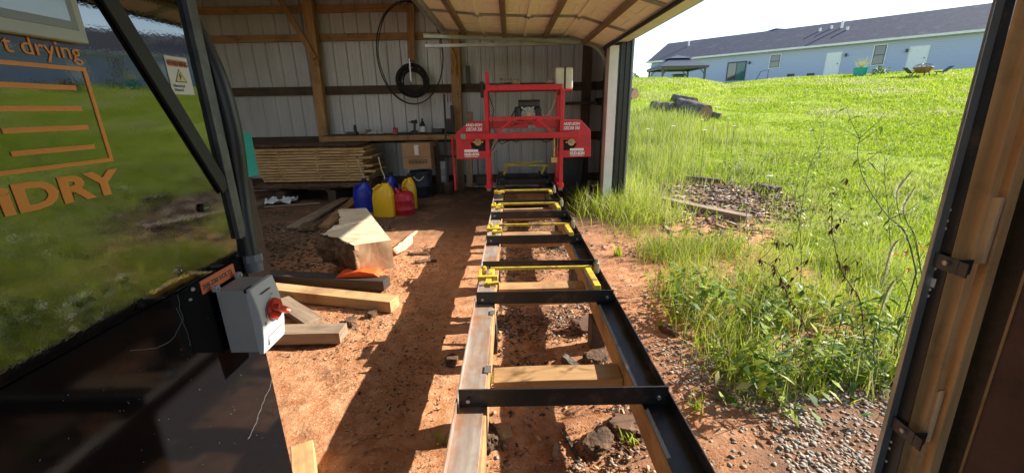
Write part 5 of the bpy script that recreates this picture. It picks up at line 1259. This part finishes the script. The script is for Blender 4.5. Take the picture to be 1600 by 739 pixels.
# mown lawn
n=190000; d=np.exp(rng.uniform(np.log(5.5),np.log(46),n)); a=rng.uniform(.20,1.5,n); ang=np.arctan2(1,a); x=d*np.cos(ang); y=d*np.sin(ang)
keep=(x>2.6)&((x-2.6)*.5>rng.uniform(0,1,n))&(heap(x,y)<.3)&(((x-35)*(-.7)+0)!=0)
sd_=(x-HA.x)*HN.x+(y-HA.y)*HN.y; keep&=(sd_>.3)
patch=fbm(x*.55,y*.55,4,21); keep&=~((patch>.60)&(rng.uniform(0,1,n)<.75))
x=x[keep];y=y[keep];d=d[keep]; hh=(.035+.05*rng.uniform(0,1,len(x)))*np.clip(.6+fbm(x*1.2,y*1.2,3,4),.7,1.4)*np.clip(d/14,1,1.7); ww=np.maximum(.006,d*.0013)
blades('lawn_grass',np.stack([x,y],1),hh,ww,[M['lfy'],leafmat('deeper_lawn_blade',(.19,.29,.015),(.31,.41,.025)),M['lfs']],'short bright green grass of the lawn','grass',lean=.8,idx=[.6,.33,.07],patchy=1)
# ragged grass between lawn and barn
f=lambda x,y: (sst(x,1.75,2.7)*(1-heap(x,y))*(1-bare(x,y))*np.clip((fbm(x*1.7,y*1.7,4,31)-.42)*8,.03,1))
p=sample(52000,1.6,7.5,2.0,14,f); nn_=len(p)
hh=(.07+.15*rng.uniform(0,1,nn_)**1.5)*np.clip(.5+fbm(p[:,0]*1.3,p[:,1]*1.3,3,6)*1.1,.5,1.6); blades('rough_grass',p,hh,rng.uniform(.005,.011,nn_),[M['lf'],M['lfy'],M['lfd'],M['lfs']],'knee-low ragged grass between the barn and the lawn','grass',lean=.75,idx=[.36,.26,.08,.30])
# tall weeds beside the far jamb and along the log pile
f=lambda x,y: (np.clip(1.25-np.abs(x-(2.15+(y-6.5)*.36))/(.75+.09*(y-6)),0,1)*(1-.8*heap(x,y))*(1-bare(x,y)))
p=sample(40000,1.55,6.5,5.4,15.5,f); nn_=len(p); hh=(.16+.36*rng.uniform(0,1,nn_)**1.3)*np.clip(.45+fbm(p[:,0]*1.5,p[:,1]*1.5,3,6)*1.2,.5,1.5)
blades('tall_weeds',p,hh,rng.uniform(.003,.008,nn_)*np.clip(p[:,1]/9,1,1.6),[M['lf'],M['lfy'],M['lfs'],M['lfd']],'tall pale weeds beside the far door jamb and logs','weeds',lean=.55,idx=[.34,.20,.36,.10])
f=lambda x,y: np.exp(-((x-5.2)/1.3)**2-((y-11.3)/.9)**2)*np.clip((fbm(x*2,y*2,3,151)-.35)*5,.1,1)
p=sample(9000,3.2,7.5,9.2,13.4,f); nn_=len(p); blades('log_weeds',p,(.2+.36*rng.uniform(0,1,nn_)),rng.uniform(.006,.012,nn_),[M['lf'],M['lfy'],M['lfs']],'tall weeds growing up around the cut logs','weeds',lean=.5,idx=[.4,.3,.3])
# denser tufts just inside the far jamb
f=lambda x,y: np.exp(-((x-1.75)/.42)**2-((y-5.75)/.55)**2)+.8*np.exp(-((x-1.12)/.2)**2-((y-5.95)/.2)**2)
p=sample(15000,.8,2.9,4.4,7.2,f); nn_=len(p); blades('tuft_grass',p,(.10+.42*rng.uniform(0,1,nn_)**1.4),rng.uniform(.004,.010,nn_),[M['lf'],M['lfy'],M['lfs']],'lush grass tufts at the foot of the white jamb trim','grass',lean=.9,idx=[.45,.30,.25])
# sparse grass on soil by the rails
f=lambda x,y: np.clip((fbm(x*2.6,y*2.6,4,41)-.50)*8,0,1)*sst(x,.95,2.0)*sst(y,1.5,2.1)
p=sample(13000,.9,2.7,1.5,5.6,f); nn_=len(p); blades('sparse_grass',p,(.05+.17*rng.uniform(0,1,nn_)**1.4),rng.uniform(.003,.0065,nn_),[M['lf'],M['lfy'],M['lfs']],'sparse blades growing in the soil right of the track','grass',lean=.8,idx=[.5,.3,.2])
f=lambda x,y: sst(x-.10*(y-2),.98,1.35)*sst(y,1.65,2.0)*np.clip((fbm(x*2.2,y*2.2,4,51)-.38)*7,.03,1)
p=sample(19000,.95,3.6,1.6,4.4,f); nn_=len(p); blades('verge_grass',p,(.08+.26*rng.uniform(0,1,nn_)**1.3),rng.uniform(.003,.007,nn_),[M['lf'],M['lfy'],M['lfd'],M['lfs']],'mixed green grass between the near jamb and the lawn','grass',lean=.7,idx=[.38,.25,.12,.25])
f=lambda x,y: np.clip((fbm(x*1.4,y*1.4,4,141)-.40)*5,.05,1)*(1-heap(x,y)*.8)*(1-.7*bare(x,y))*sst(x,1.2,1.8)
p=sample(3600,1.2,6.0,1.9,11,f); nn_=len(p); blades('seed_stalks',p,(.22+.38*rng.uniform(0,1,nn_)),rng.uniform(.0018,.0032,nn_)*np.clip(p[:,1]/5,1,2),[M['lfs'],M['lf']],'thin pale seed stalks standing above the rough grass','grass stalks',lean=.45,idx=[.8,.2])
# broad leaves ground cover near the gravel
def leaves(name,pts,hts,size,mats,label,cat,idx):
    n=len(pts); x=pts[:,0];y=pts[:,1]; z=height(x,y)+hts
    az=rng.uniform(0,2*np.pi,n); dr=rng.uniform(-.6,.45,n); L_=size; wd=size*rng.uniform(.16,.26,n)
    dx=np.cos(az);dy=np.sin(az); V=np.zeros((n,6,3)); roll=rng.uniform(-.5,.5,n)
    for i,(t,ww) in enumerate(((0,.1),(.45,1.),(1.,.05))):
        cx_=x+dx*L_*t; cy2=y+dy*L_*t; cz=z+L_*(dr*t-.35*t*t)
        for s,c_ in ((-1,0),(1,1)):
            V[:,2*i+c_,0]=cx_-dy*wd*ww*s; V[:,2*i+c_,1]=cy2+dx*wd*ww*s; V[:,2*i+c_,2]=cz+s*roll*wd*ww
    b0=(np.arange(n)*6)[:,None]; F=np.concatenate([b0+np.array([0,1,3,2]),b0+np.array([2,3,5,4])],1).reshape(-1,4)
    ids=rng.choice(len(mats),n,p=idx); o=rawmesh(name,V.reshape(-1,3),F,None,mats=mats,idx=np.repeat(ids,2)); tag(o,label,cat,kind='stuff'); return o
f=lambda x,y: np.clip(np.exp(-((x-1.65)/.58)**2-((y-2.3)/.60)**2)*1.1,0,1)*np.clip((fbm(x*3,y*3,3,61)-.38)*7,.03,1)*sst(x,1.0,1.25)
p=sample(17000,1.0,3.2,1.6,3.8,f); nn_=len(p); leaves('leafy_undergrowth',p,rng.uniform(.02,.34,nn_)*np.clip(fbm(p[:,0]*3,p[:,1]*3,3,71)*1.6,.2,1.2),rng.uniform(.035,.095,nn_),[M['lfd'],M['lf'],M['lfs']],'leafy green undergrowth over the gravel by the near jamb','undergrowth',[.42,.48,.10])
f=lambda x,y: np.clip((fbm(x*1.9,y*1.9,3,81)-.44)*6,0,1)*sst(x,1.9,2.6)*(1-heap(x,y))*(1-bare(x,y))
p=sample(16000,1.8,6.5,3.,11,f); nn_=len(p); leaves('meadow_leaves',p,rng.uniform(.02,.22,nn_),rng.uniform(.03,.07,nn_),[M['lfd'],M['lf'],M['lfy']],'small weed leaves scattered through the rough grass','weeds',[.3,.5,.2])

# ---- gravel
def pebbles(name,pts,size,mats,label,cat,idx=None,flat=.55,zoff=0.):
    ico=[];bmt=bmesh.new(); bmesh.ops.create_icosphere(bmt,subdivisions=1,radius=1); iv=np.array([v.co[:] for v in bmt.verts]); iF=np.array([[v.index for v in f.verts] for f in bmt.faces]); bmt.free()
    n=len(pts); k=len(iv); jit=1+rng.uniform(-.42,.42,(n,k,1)); S=size[:,None]*np.stack([np.ones(n),rng.uniform(.5,.95,n),rng.uniform(.28,.5,n)*flat/.55],1)
    V=iv[None]*jit*S[:,None,:]
    az=rng.uniform(0,6.28,n); ti=rng.uniform(-.5,.5,n); c,s=np.cos(ti)[:,None],np.sin(ti)[:,None]
    y2=V[:,:,1]*c-V[:,:,2]*s; z2=V[:,:,1]*s+V[:,:,2]*c; V[:,:,1]=y2; V[:,:,2]=z2
    c,s=np.cos(az)[:,None],np.sin(az)[:,None]; x2=V[:,:,0]*c-V[:,:,1]*s; y2=V[:,:,0]*s+V[:,:,1]*c
    zz=height(pts[:,0],pts[:,1])+zoff
    V=np.stack([x2+pts[:,0][:,None],y2+pts[:,1][:,None],V[:,:,2]+zz[:,None]+size[:,None]*.15],2)
    F=(iF[None]+(np.arange(n)*k)[:,None,None]).reshape(-1,3); ids=rng.choice(len(mats),n,p=idx)
    o=rawmesh(name,V.reshape(-1,3),F,None,mats=mats,idx=np.repeat(ids,len(iF))); tag(o,label,cat,kind='stuff'); return o
M['st1']=mat('pale_gravel',(.40,.35,.29),(.30,.26,.22),rough=.9,scale=30); M['st2']=mat('grey_gravel',(.26,.24,.21),(.20,.18,.16),rough=.9,scale=30); M['st3']=mat('tan_gravel',(.36,.26,.18),(.27,.18,.12),rough=.9,scale=30)
f=lambda x,y: np.clip(sst(x,.80,1.05)*(1-sst(y,1.95,2.7))*(.35+(fbm(x*3,y*3,3,91)-.3)*3),0,1)
p=sample(11000,.8,2.3,.7,2.5,f); blsz=rng.uniform(.004,.016,len(p)); pebbles('gravel',p,blsz,[M['st1'],M['st2'],M['st3']],'pale loose gravel between the right rail and the near jamb','gravel',[.5,.25,.25])
p=sample(900,-.15,2.2,1.0,4.5); pebbles('loose_stones',p,rng.uniform(.003,.011,len(p)),[M['st1'],M['st2'],M['st3']],'few loose stones on the soil around the track','stones',[.3,.3,.4])
# ---- wood chips and bark crumbs
def chips(name,pts,size,mats,label,cat,idx,asp=(.2,.6),lift=.35):
    n=len(pts); az=rng.uniform(0,6.28,n); A=size*1.; B_=size*rng.uniform(*asp,n); ti=rng.uniform(-lift,lift,n); tj=rng.uniform(-lift,lift,n)
    base=height(pts[:,0],pts[:,1])+size*.12+.003; c,s=np.cos(az),np.sin(az); V=np.zeros((n,8,3)); th=np.maximum(.0015,size*.08)
    q=[(-1,-.6),(.7,-1),(1,.5),(-.6,1)]
    for i,(u,v) in enumerate(q):
        uu=u*A*rng.uniform(.7,1.1,n)/2; vv=v*B_*rng.uniform(.6,1.1,n)/2; zz=uu*ti+vv*tj
        for k in (0,1):
            V[:,i+4*k,0]=pts[:,0]+uu*c-vv*s; V[:,i+4*k,1]=pts[:,1]+uu*s+vv*c; V[:,i+4*k,2]=base+zz+k*th
    b0=(np.arange(n)*8)[:,None]; fs=[(0,3,2,1),(4,5,6,7),(0,1,5,4),(1,2,6,5),(2,3,7,6),(3,0,4,7)]
    F=np.concatenate([b0+np.array(f_) for f_ in fs],1).reshape(-1,4); ids=rng.choice(len(mats),n,p=idx)
    o=rawmesh(name,V.reshape(-1,3),F,None,mats=mats,idx=np.repeat(ids,6)); tag(o,label,cat,kind='stuff'); return o
M['c1']=mat('pale_chip',(.58,.40,.24),(.45,.28,.15),rough=.9,scale=20); M['c2']=mat('brown_chip',(.24,.125,.065),(.15,.08,.045),rough=.95,scale=20); M['c3']=mat('dark_chip',(.07,.045,.035),(.045,.03,.022),rough=.95,scale=20); M['c5']=mat('orange_chip',(.55,.28,.14),(.42,.2,.1),rough=.95,scale=20); M['c4']=mat('grey_chip',(.36,.29,.23),(.24,.19,.15),rough=.95,scale=20)
f=lambda x,y: np.clip((fbm(x*2.4,y*2.4,4,101)-.40)*6,.06,1)
p=sample(52000,-2.6,1.3,1.0,5.6,f); chips('wood_chips',p,rng.uniform(.003,.011,len(p)),[M['c1'],M['c5'],M['c2']],'fine sawdust and wood chips littering the orange dirt','wood chips',[.42,.42,.16])
f=lambda x,y: np.clip((fbm(x*3,y*3,4,111)-.40)*6,.1,1)
p=sample(16000,-.12,.62,1.0,6,f); chips('bark_crumbs',p,rng.uniform(.006,.040,len(p)),[M['c1'],M['c2'],M['c3'],M['c4']],'bark crumbs and splinters between the two rails','bark crumbs',[.2,.4,.25,.15])
f=lambda x,y: np.exp(-((x+1.0)/.28)**2-((y-3.75)/.5)**2)+.8*np.exp(-((x+1.15)/.4)**2-((y-2.65)/.3)**2)+.9*np.exp(-((x+.62)/.16)**2-((y-2.1)/.6)**2)
p=sample(15000,-2.2,-.2,1.2,5.4,f); chips('bark_litter',p,rng.uniform(.006,.030,len(p)),[M['c1'],M['c2'],M['c3']],'bark litter around the big log and left of the track','bark litter',[.45,.47,.08])
p=sample(3800,-5.2,.0,4.2,7.6,lambda x,y: np.clip((fbm(x*2,y*2,4,121)-.40)*5,.05,1)*np.clip(.25+sst(-x,1.4,2.2),0,1)); chips('dark_litter',p,rng.uniform(.015,.06,len(p)),[M['c2'],M['c3'],M['c4']],'dark bark litter on the floor before the lumber stack','bark litter',[.4,.45,.15])
p=sample(2600,-3.6,-1.6,3.2,5.6); chips('shaded_litter',p,rng.uniform(.015,.06,len(p)),[M['c2'],M['c3'],M['c4']],'leafy dark litter on the ground left of the big log','litter',[.4,.4,.2])
f=lambda x,y: np.clip(1.3*heap(x,y)+.3*np.exp(-((x-2.6)/.8)**2-((y-5.3)/.8)**2),0,1)
p=sample(11000,1.9,4.9,4.2,8.4,f); chips('bark_heap',p,rng.uniform(.04,.17,len(p)),[M['c2'],M['c3'],M['c4'],M['c1']],'heap of grey and brown bark strips behind the long board','bark heap',[.48,.28,.20,.04],asp=(.15,.45),lift=.3)
p=sample(1500,.75,2.0,2.1,5.,lambda x,y: np.clip((fbm(x*3,y*3,4,131)-.46)*7,.0,1)); chips('soil_litter',p,rng.uniform(.012,.05,len(p)),[M['c1'],M['c2'],M['c3'],M['c4']],'bark pieces on bare soil right of the black rail','bark litter',[.2,.35,.25,.2])
p=sample(5200,1.2,5.5,2.0,9.,lambda x,y: np.clip((fbm(x*2,y*2,4,161)-.40)*5,.05,1)); chips('leaf_litter',p,rng.uniform(.015,.05,len(p)),[M['c4'],M['c2'],M['c1']],'dry leaf litter lying between the weeds','leaf litter',[.4,.4,.2],asp=(.3,.7),lift=.6)
# single chunks
def chunk(label,u,v,sx_,sy_,sz_,mt,rot=0,name='bark_chunk',tilt=0,seed=0,z=.0):
    p=W(u,v,z=.02); bm=bmesh.new(); bmesh.ops.create_icosphere(bm,subdivisions=4,radius=1)
    for q in bm.verts:
        k=q.co*1.7+Vector((seed*3,0,0)); q.co*=1+.32*mnoise.noise(k)+.16*mnoise.noise(k*3)+.07*mnoise.noise(k*9)
        q.co.x=max(-.85,min(.85,q.co.x)); q.co.z=max(-.6,min(.65,q.co.z))
        q.co.x*=sx_/.85/2; q.co.y*=sy_/2; q.co.z*=sz_/1.25
    me=bpy.data.meshes.new(name); bm.to_mesh(me); bm.free(); me.materials.append(M[mt]); o=bpy.data.objects.new(name,me); COL.objects.link(o)
    o.location=(p.x,p.y,hz(p.x,p.y)+sz_*.3+z); o.rotation_euler=(tilt,0,rot); tag(o,label,'bark chunk' if 'bark' in name else 'wood chunk'); return o
chunk('big orange-brown bark chunk against the right bearing timber',912,512,.17,.13,.10,'logend',.3,seed=1,tilt=.5)
chunk('round dirty slice of wood half buried between the rails',818,578,.16,.12,.04,'greyx',.1,'wood_slice',seed=2)
chunk('dark hollow bark piece before the cross timber, right side',930,560,.17,.10,.10,'bark',.5,seed=3,tilt=.4)
chunk('curved grey splinter piece left of the dark hollow bark',893,568,.06,.20,.05,'barkgrey',.5,'wood_splinter',seed=4)
chunk('dark crumbly bark lump beside the left rail at the bottom',762,685,.09,.13,.08,'bark',.2,seed=5)
chunk('small square wood chunk beside the dark lump by the left rail',788,672,.07,.08,.04,'pinex',.3,'wood_chunk',seed=6)
chunk('black rotten bark clump between rails at the bottom',935,690,.16,.12,.06,'bark',.9,seed=7)
chunk('reddish bark strips heaped near the right timber at bottom',975,665,.14,.12,.06,'logend',.4,seed=8)
chunk('thin grey splinter standing out below the near crossbar',893,690,.018,.20,.02,'barkgrey',.25,'wood_splinter',seed=9)
chunk('short pale splinter lying between rails at the bottom',868,697,.025,.09,.02,'greyx',-.2,'wood_splinter',seed=10)
chunk('dark clod against the left rail, outside the track',706,560,.08,.10,.05,'bark',.2,seed=11)
chunk('dark bark clod in the dirt left of the rail shadow',582,492,.07,.06,.05,'bark',.8,seed=12)
chunk('bark fragment beside the timber offcut',548,503,.08,.12,.05,'bark',.4,seed=13)
chunk('dark twig-like bark piece on the soil right of the rail',1045,517,.05,.14,.06,'bark',.7,seed=14)
chunk('bark strip curled on dirt right of the big log',655,395,.25,.07,.03,'bark',.15,seed=15)
chunk('lower bark strip curled on dirt right of the big log',665,407,.22,.06,.03,'bark',.1,seed=16)
chunk('grey bark clod under the second yellow clamp',868,385,.12,.08,.06,'barkgrey',.1,seed=17)

# ---- individual tall weeds in the door opening
def stem_curve(px,y):
    pts=[W(u,v,y=yy) for (u,v),yy in zip(px,y if isinstance(y,(list,tuple)) else [y]*len(px))]; out=[]
    P2=[pts[0]*2-pts[1]]+pts+[pts[-1]*2-pts[-2]]
    for i in range(1,len(P2)-2):
        for k in range(5):
            t=k/5; a,b_,c,d=P2[i-1:i+3]; out.append(.5*((2*b_)+(c-a)*t+(2*a-5*b_+4*c-d)*t*t+(3*b_-a-3*c+d)*t**3))
    out.append(pts[-1]); return out
def leaf(b,p,d,L_,w_,droop=.3):
    d=Vector(d).normalized(); s=d.cross(Vector((0,0,1)))
    if s.length<.1: s=Vector((1,0,0))
    s.normalize(); a=p+d*L_*.45+Vector((0,0,-droop*.15*L_)); t=p+d*L_+Vector((0,0,-droop*L_)); s=s*w_
    b.add([p,a+s,t,a-s],[(0,1,2,3)])
def weed(name,label,px,y,r,leafmt,stemmt,n,L_,w_,branches=0,bl=.18,cat='weed',seed=1,withered=False,flowers=0):
    rr=random.Random(seed); pts=stem_curve(px,y); base=pts[0]; zg=hz(base.x,base.y)
    if base.z>zg+.01: pts=[Vector((base.x+.01,base.y,zg-.01)),*pts]
    t=thing(name,label,cat,pts[0]); b=MB(); k=len(pts); b.tube(pts,[r*(1-.75*i/(k-1)) for i in range(k)],6)
    lb=MB(); fb=MB(); lines=[pts]
    for q in range(branches):
        i=rr.randrange(k//4,k-1); a=rr.uniform(0,6.28); e=[pts[i]]; d=Vector((math.cos(a),math.sin(a)*.7,rr.uniform(.5,1.2))).normalized()
        for s in range(3): d=(d+Vector((rr.gauss(0,.15),rr.gauss(0,.15),.12))).normalized(); e.append(e[-1]+d*bl/3*rr.uniform(.6,1.3))
        b.tube(e,[r*.45,r*.35,r*.25,r*.15],5); lines.append(e)
        if flowers:
            for _ in range(flowers): 
                c=e[-1]+Vector((rr.gauss(0,.012),rr.gauss(0,.012),rr.gauss(0,.012)))
                for g_ in range(4):
                    aa=rr.uniform(0,6.28); fb.add([c,c+Vector((.008*math.cos(aa),.008*math.sin(aa),.004)),c+Vector((.008*math.cos(aa+1),.008*math.sin(aa+1),.004))],[(0,1,2)])
    b.build('stem',stemmt,t)
    for _ in range(n):
        ln=lines[0] if (rr.random()<.5 or len(lines)==1) else rr.choice(lines[1:]); i=rr.randrange(1,len(ln)); a=rr.uniform(0,6.28)
        leaf(lb,ln[i],(math.cos(a),math.sin(a),rr.uniform(-.6,.8) if not withered else rr.uniform(-1.6,.1)),L_*rr.uniform(.5,1.15),w_*rr.uniform(.6,1.2),.35 if not withered else .8)
    if n: lb.build('leaves',leafmt,t)
    if flowers and fb.f: fb.build('flowers',M['petalw'],t)
    return t
weed('tall_weed','tall leaning weed with narrow leaves and reddish lower leaves by the near jamb',[(1432,425),(1415,365),(1385,335),(1352,285),(1340,240),(1347,202)],2.15,.0045,M['lfd'],M['stem'],46,.075,.007,7,.16,seed=3)
t_=bpy.data.objects['tall_weed']; b=MB()
for (u,v) in ((1418,392),(1408,400),(1425,410),(1432,385),(1420,418)): leaf(b,W(u,v,y=2.15),(random.uniform(-1,.6),random.uniform(-.5,.5),.1),.06,.010,.5)
b.build('red_leaves',M['redleaf'],t_)
weed('withered_weed','withered dark-leaved weed stem standing in the middle of the green verge',[(1352,560),(1345,475),(1328,445),(1312,415),(1300,360),(1300,300)],2.2,.004,M['dryleaf'],M['stemd'],70,.034,.007,5,.12,seed=5,withered=True)
weed('withered_weed','withered dark weed with crooked stem left of the other one',[(1290,585),(1262,520),(1248,487),(1232,465),(1215,425),(1180,400)],2.1,.004,M['dryleaf'],M['stemd'],66,.036,.007,6,.14,seed=6,withered=True)
weed('flowering_weed','thin weed with tiny white flowers in the open verge',[(1250,470),(1252,390),(1246,330),(1236,290)],2.9,.003,M['lfd'],M['stemd'],14,.04,.004,12,.26,seed=8,flowers=4)
weed('flowering_weed','branching weed with white tufts near the bark heap',[(1170,385),(1166,330),(1172,290),(1178,262)],4.2,.004,M['lfd'],M['stemd'],12,.05,.005,12,.32,seed=9,flowers=5)
weed('flowering_weed','airy white-flowered weed between the tall leaning weed and lawn',[(1392,400),(1388,330),(1382,270),(1392,225)],2.8,.003,M['lfd'],M['stem'],14,.045,.004,12,.24,seed=10,flowers=5)
weed('bluish_weed','soft bluish-green weed in front of the mown lawn',[(1252,330),(1262,270),(1275,240),(1290,215)],4.3,.004,mat('bluish_leaf',(.16,.24,.16),(.22,.30,.22)),M['stem'],60,.06,.006,9,.26,seed=11)
weed('leafy_weed','bushy green weed at the foot of the near jamb',[(1300,640),(1298,580),(1305,530),(1322,490)],1.95,.004,M['lfd'],M['stem'],70,.075,.010,9,.20,seed=12)
weed('leafy_weed','leafy weed arching over the gravel left of the bushy one',[(1235,650),(1228,590),(1222,550),(1228,515)],1.95,.0035,M['lfd'],M['stem'],55,.07,.010,7,.18,seed=13)
weed('leafy_weed','small leafy seedling by the gravel edge near the black rail',[(1130,610),(1124,575),(1115,545),(1118,520)],2.05,.003,M['lf'],M['stem'],40,.05,.009,6,.12,seed=14)
weed('leafy_weed','upright leafy weed close to the track jamb, dark under it',[(1370,600),(1365,540),(1372,500),(1388,455)],1.9,.004,M['lfd'],M['stem'],60,.075,.010,8,.20,seed=15)
for i,(px,y,lb) in enumerate(((((1440,430),(1425,360),(1408,345),(1402,300),(1425,268)),2.05,'foxtail grass with the highest pale bristly head'),(((1442,440),(1430,370),(1418,350),(1412,325),(1430,292)),2.0,'foxtail grass with the shorter upright head'),(((1440,520),(1432,440),(1420,378),(1395,385),(1378,450)),1.9,'foxtail grass bending over with long pale head'),(((1440,560),(1430,500),(1410,440),(1392,445),(1376,485)),1.85,'lower drooping foxtail beside the near track'))):
    pts=stem_curve(px,y); t=thing('foxtail_grass',lb,'foxtail',pts[0]); k=len(pts); m_=int(k*.62)
    zg=hz(pts[0].x,pts[0].y); b=MB(); b.tube([Vector((pts[0].x,pts[0].y,zg-.01))]+pts[:m_+1],.0018,5); b.build('stem',M['stem'],t)
    b=MB(); 
    hd=pts[m_:]
    fine=[hd[a].lerp(hd[a+1],q/8) for a in range(len(hd)-1) for q in range(8)]
    for j,q in enumerate(fine):
        f_=j/len(fine); rad=.0125*math.sin(math.pi*min(1,.12+f_*.9))+.002
        tg=(fine[min(j+1,len(fine)-1)]-fine[max(j-1,0)]).normalized()
        for _ in range(20):
            d=Vector((random.gauss(0,1),random.gauss(0,1),random.gauss(0,1))); d-=tg*d.dot(tg); d=(d.normalized()+tg*.7).normalized(); s=tg.cross(d).normalized()*.0009
            b.add([q-s,q+s,q+d*rad*1.5],[(0,1,2)])
    b.tube(hd,[.0035]*len(hd),6)
    b.build('seed_head',M['fox'],t)
for i,(u,v,y,lb) in enumerate(((1118,168,9.5,'white flower head just above the cut log end'),(1139,186,9.,'white flower head right of the cut log, highest of the pair'),(1147,198,8.8,'white flower head low right of the cut log'),(1101,204,8.,'white flower head below the thick cut log'),(1097,188,8.8,'white flower head in front of the log end'),(1052,198,8.,'pale flower head left of the logs in tall weeds'),(1012,203,8.,'pale flower head in tall weeds near the jamb'),(1203,276,5.4,'white flower head in the grass by the dark beam'))):
    p=W(u,v,y=y); t=thing('white_flower',lb,'flower',(p.x,p.y,hz(p.x,p.y))); t['group']='white flowers in the weeds'
    b=MB(); b.tube([(p.x+.03,p.y,hz(p.x,p.y)),p],.004,5); b.build('stem',M['stem'],t)
    b=MB()
    for _ in range(40):
        a=random.uniform(0,6.28); r_=.036*math.sqrt(random.random()); c=p+Vector((r_*math.cos(a),r_*math.sin(a),.012-r_*r_*3)); b.add([c,c+Vector((.013,.002,.004)),c+Vector((.013,.014,.004)),c+Vector((0,.012,.004))],[(0,1,2,3)])
    b.build('petals',M['petalw'],t)
# arching blades inside the far jamb, and small sprouts by the rails
def sprout(label,u,v,n,h,spread,seed,z=.0,name='grass_clump'):
    rr=random.Random(seed); p=W(u,v,z=z); zg=hz(p.x,p.y); b=MB()
    for _ in range(n):
        a=rr.uniform(0,6.28); L_=h*rr.uniform(.5,1.1); q=Vector((p.x+rr.gauss(0,.02),p.y+rr.gauss(0,.02),zg)); o_=[]
        s=Vector((-math.sin(a),math.cos(a),0))*.006; sp=spread*rr.uniform(.3,1.)
        for i in range(6):
            t=i/5; c=q+Vector((math.cos(a)*sp*t**1.6,math.sin(a)*sp*t**1.6,L_*(t-.42*(sp/h)*t**3))); w_=(1-t)**.6*1.; o_+=[c-s*w_,c+s*w_]
        b.add(o_,[(2*i,2*i+1,2*i+3,2*i+2) for i in range(5)])
    tag(b.build(name,M['lf'],origin=(p.x,p.y,zg)),label,'grass clump')
sprout('arching grass clump between the right rail and the far jamb',905,322,46,.42,.26,1)
sprout('small grass tuft under the cross timber near the left rail',770,590,10,.09,.05,2)
sprout('small green sprout outside the left rail at the bottom',690,690,9,.07,.05,3)
sprout('grass sprout at the right bearing timber near the bottom',985,690,9,.08,.06,4)
sprout('grass sprout beside the black rail by the gravel',1085,640,14,.13,.07,5)
sprout('pale grass tuft right of the rail, in the middle of the bare soil',965,400,22,.16,.09,6)
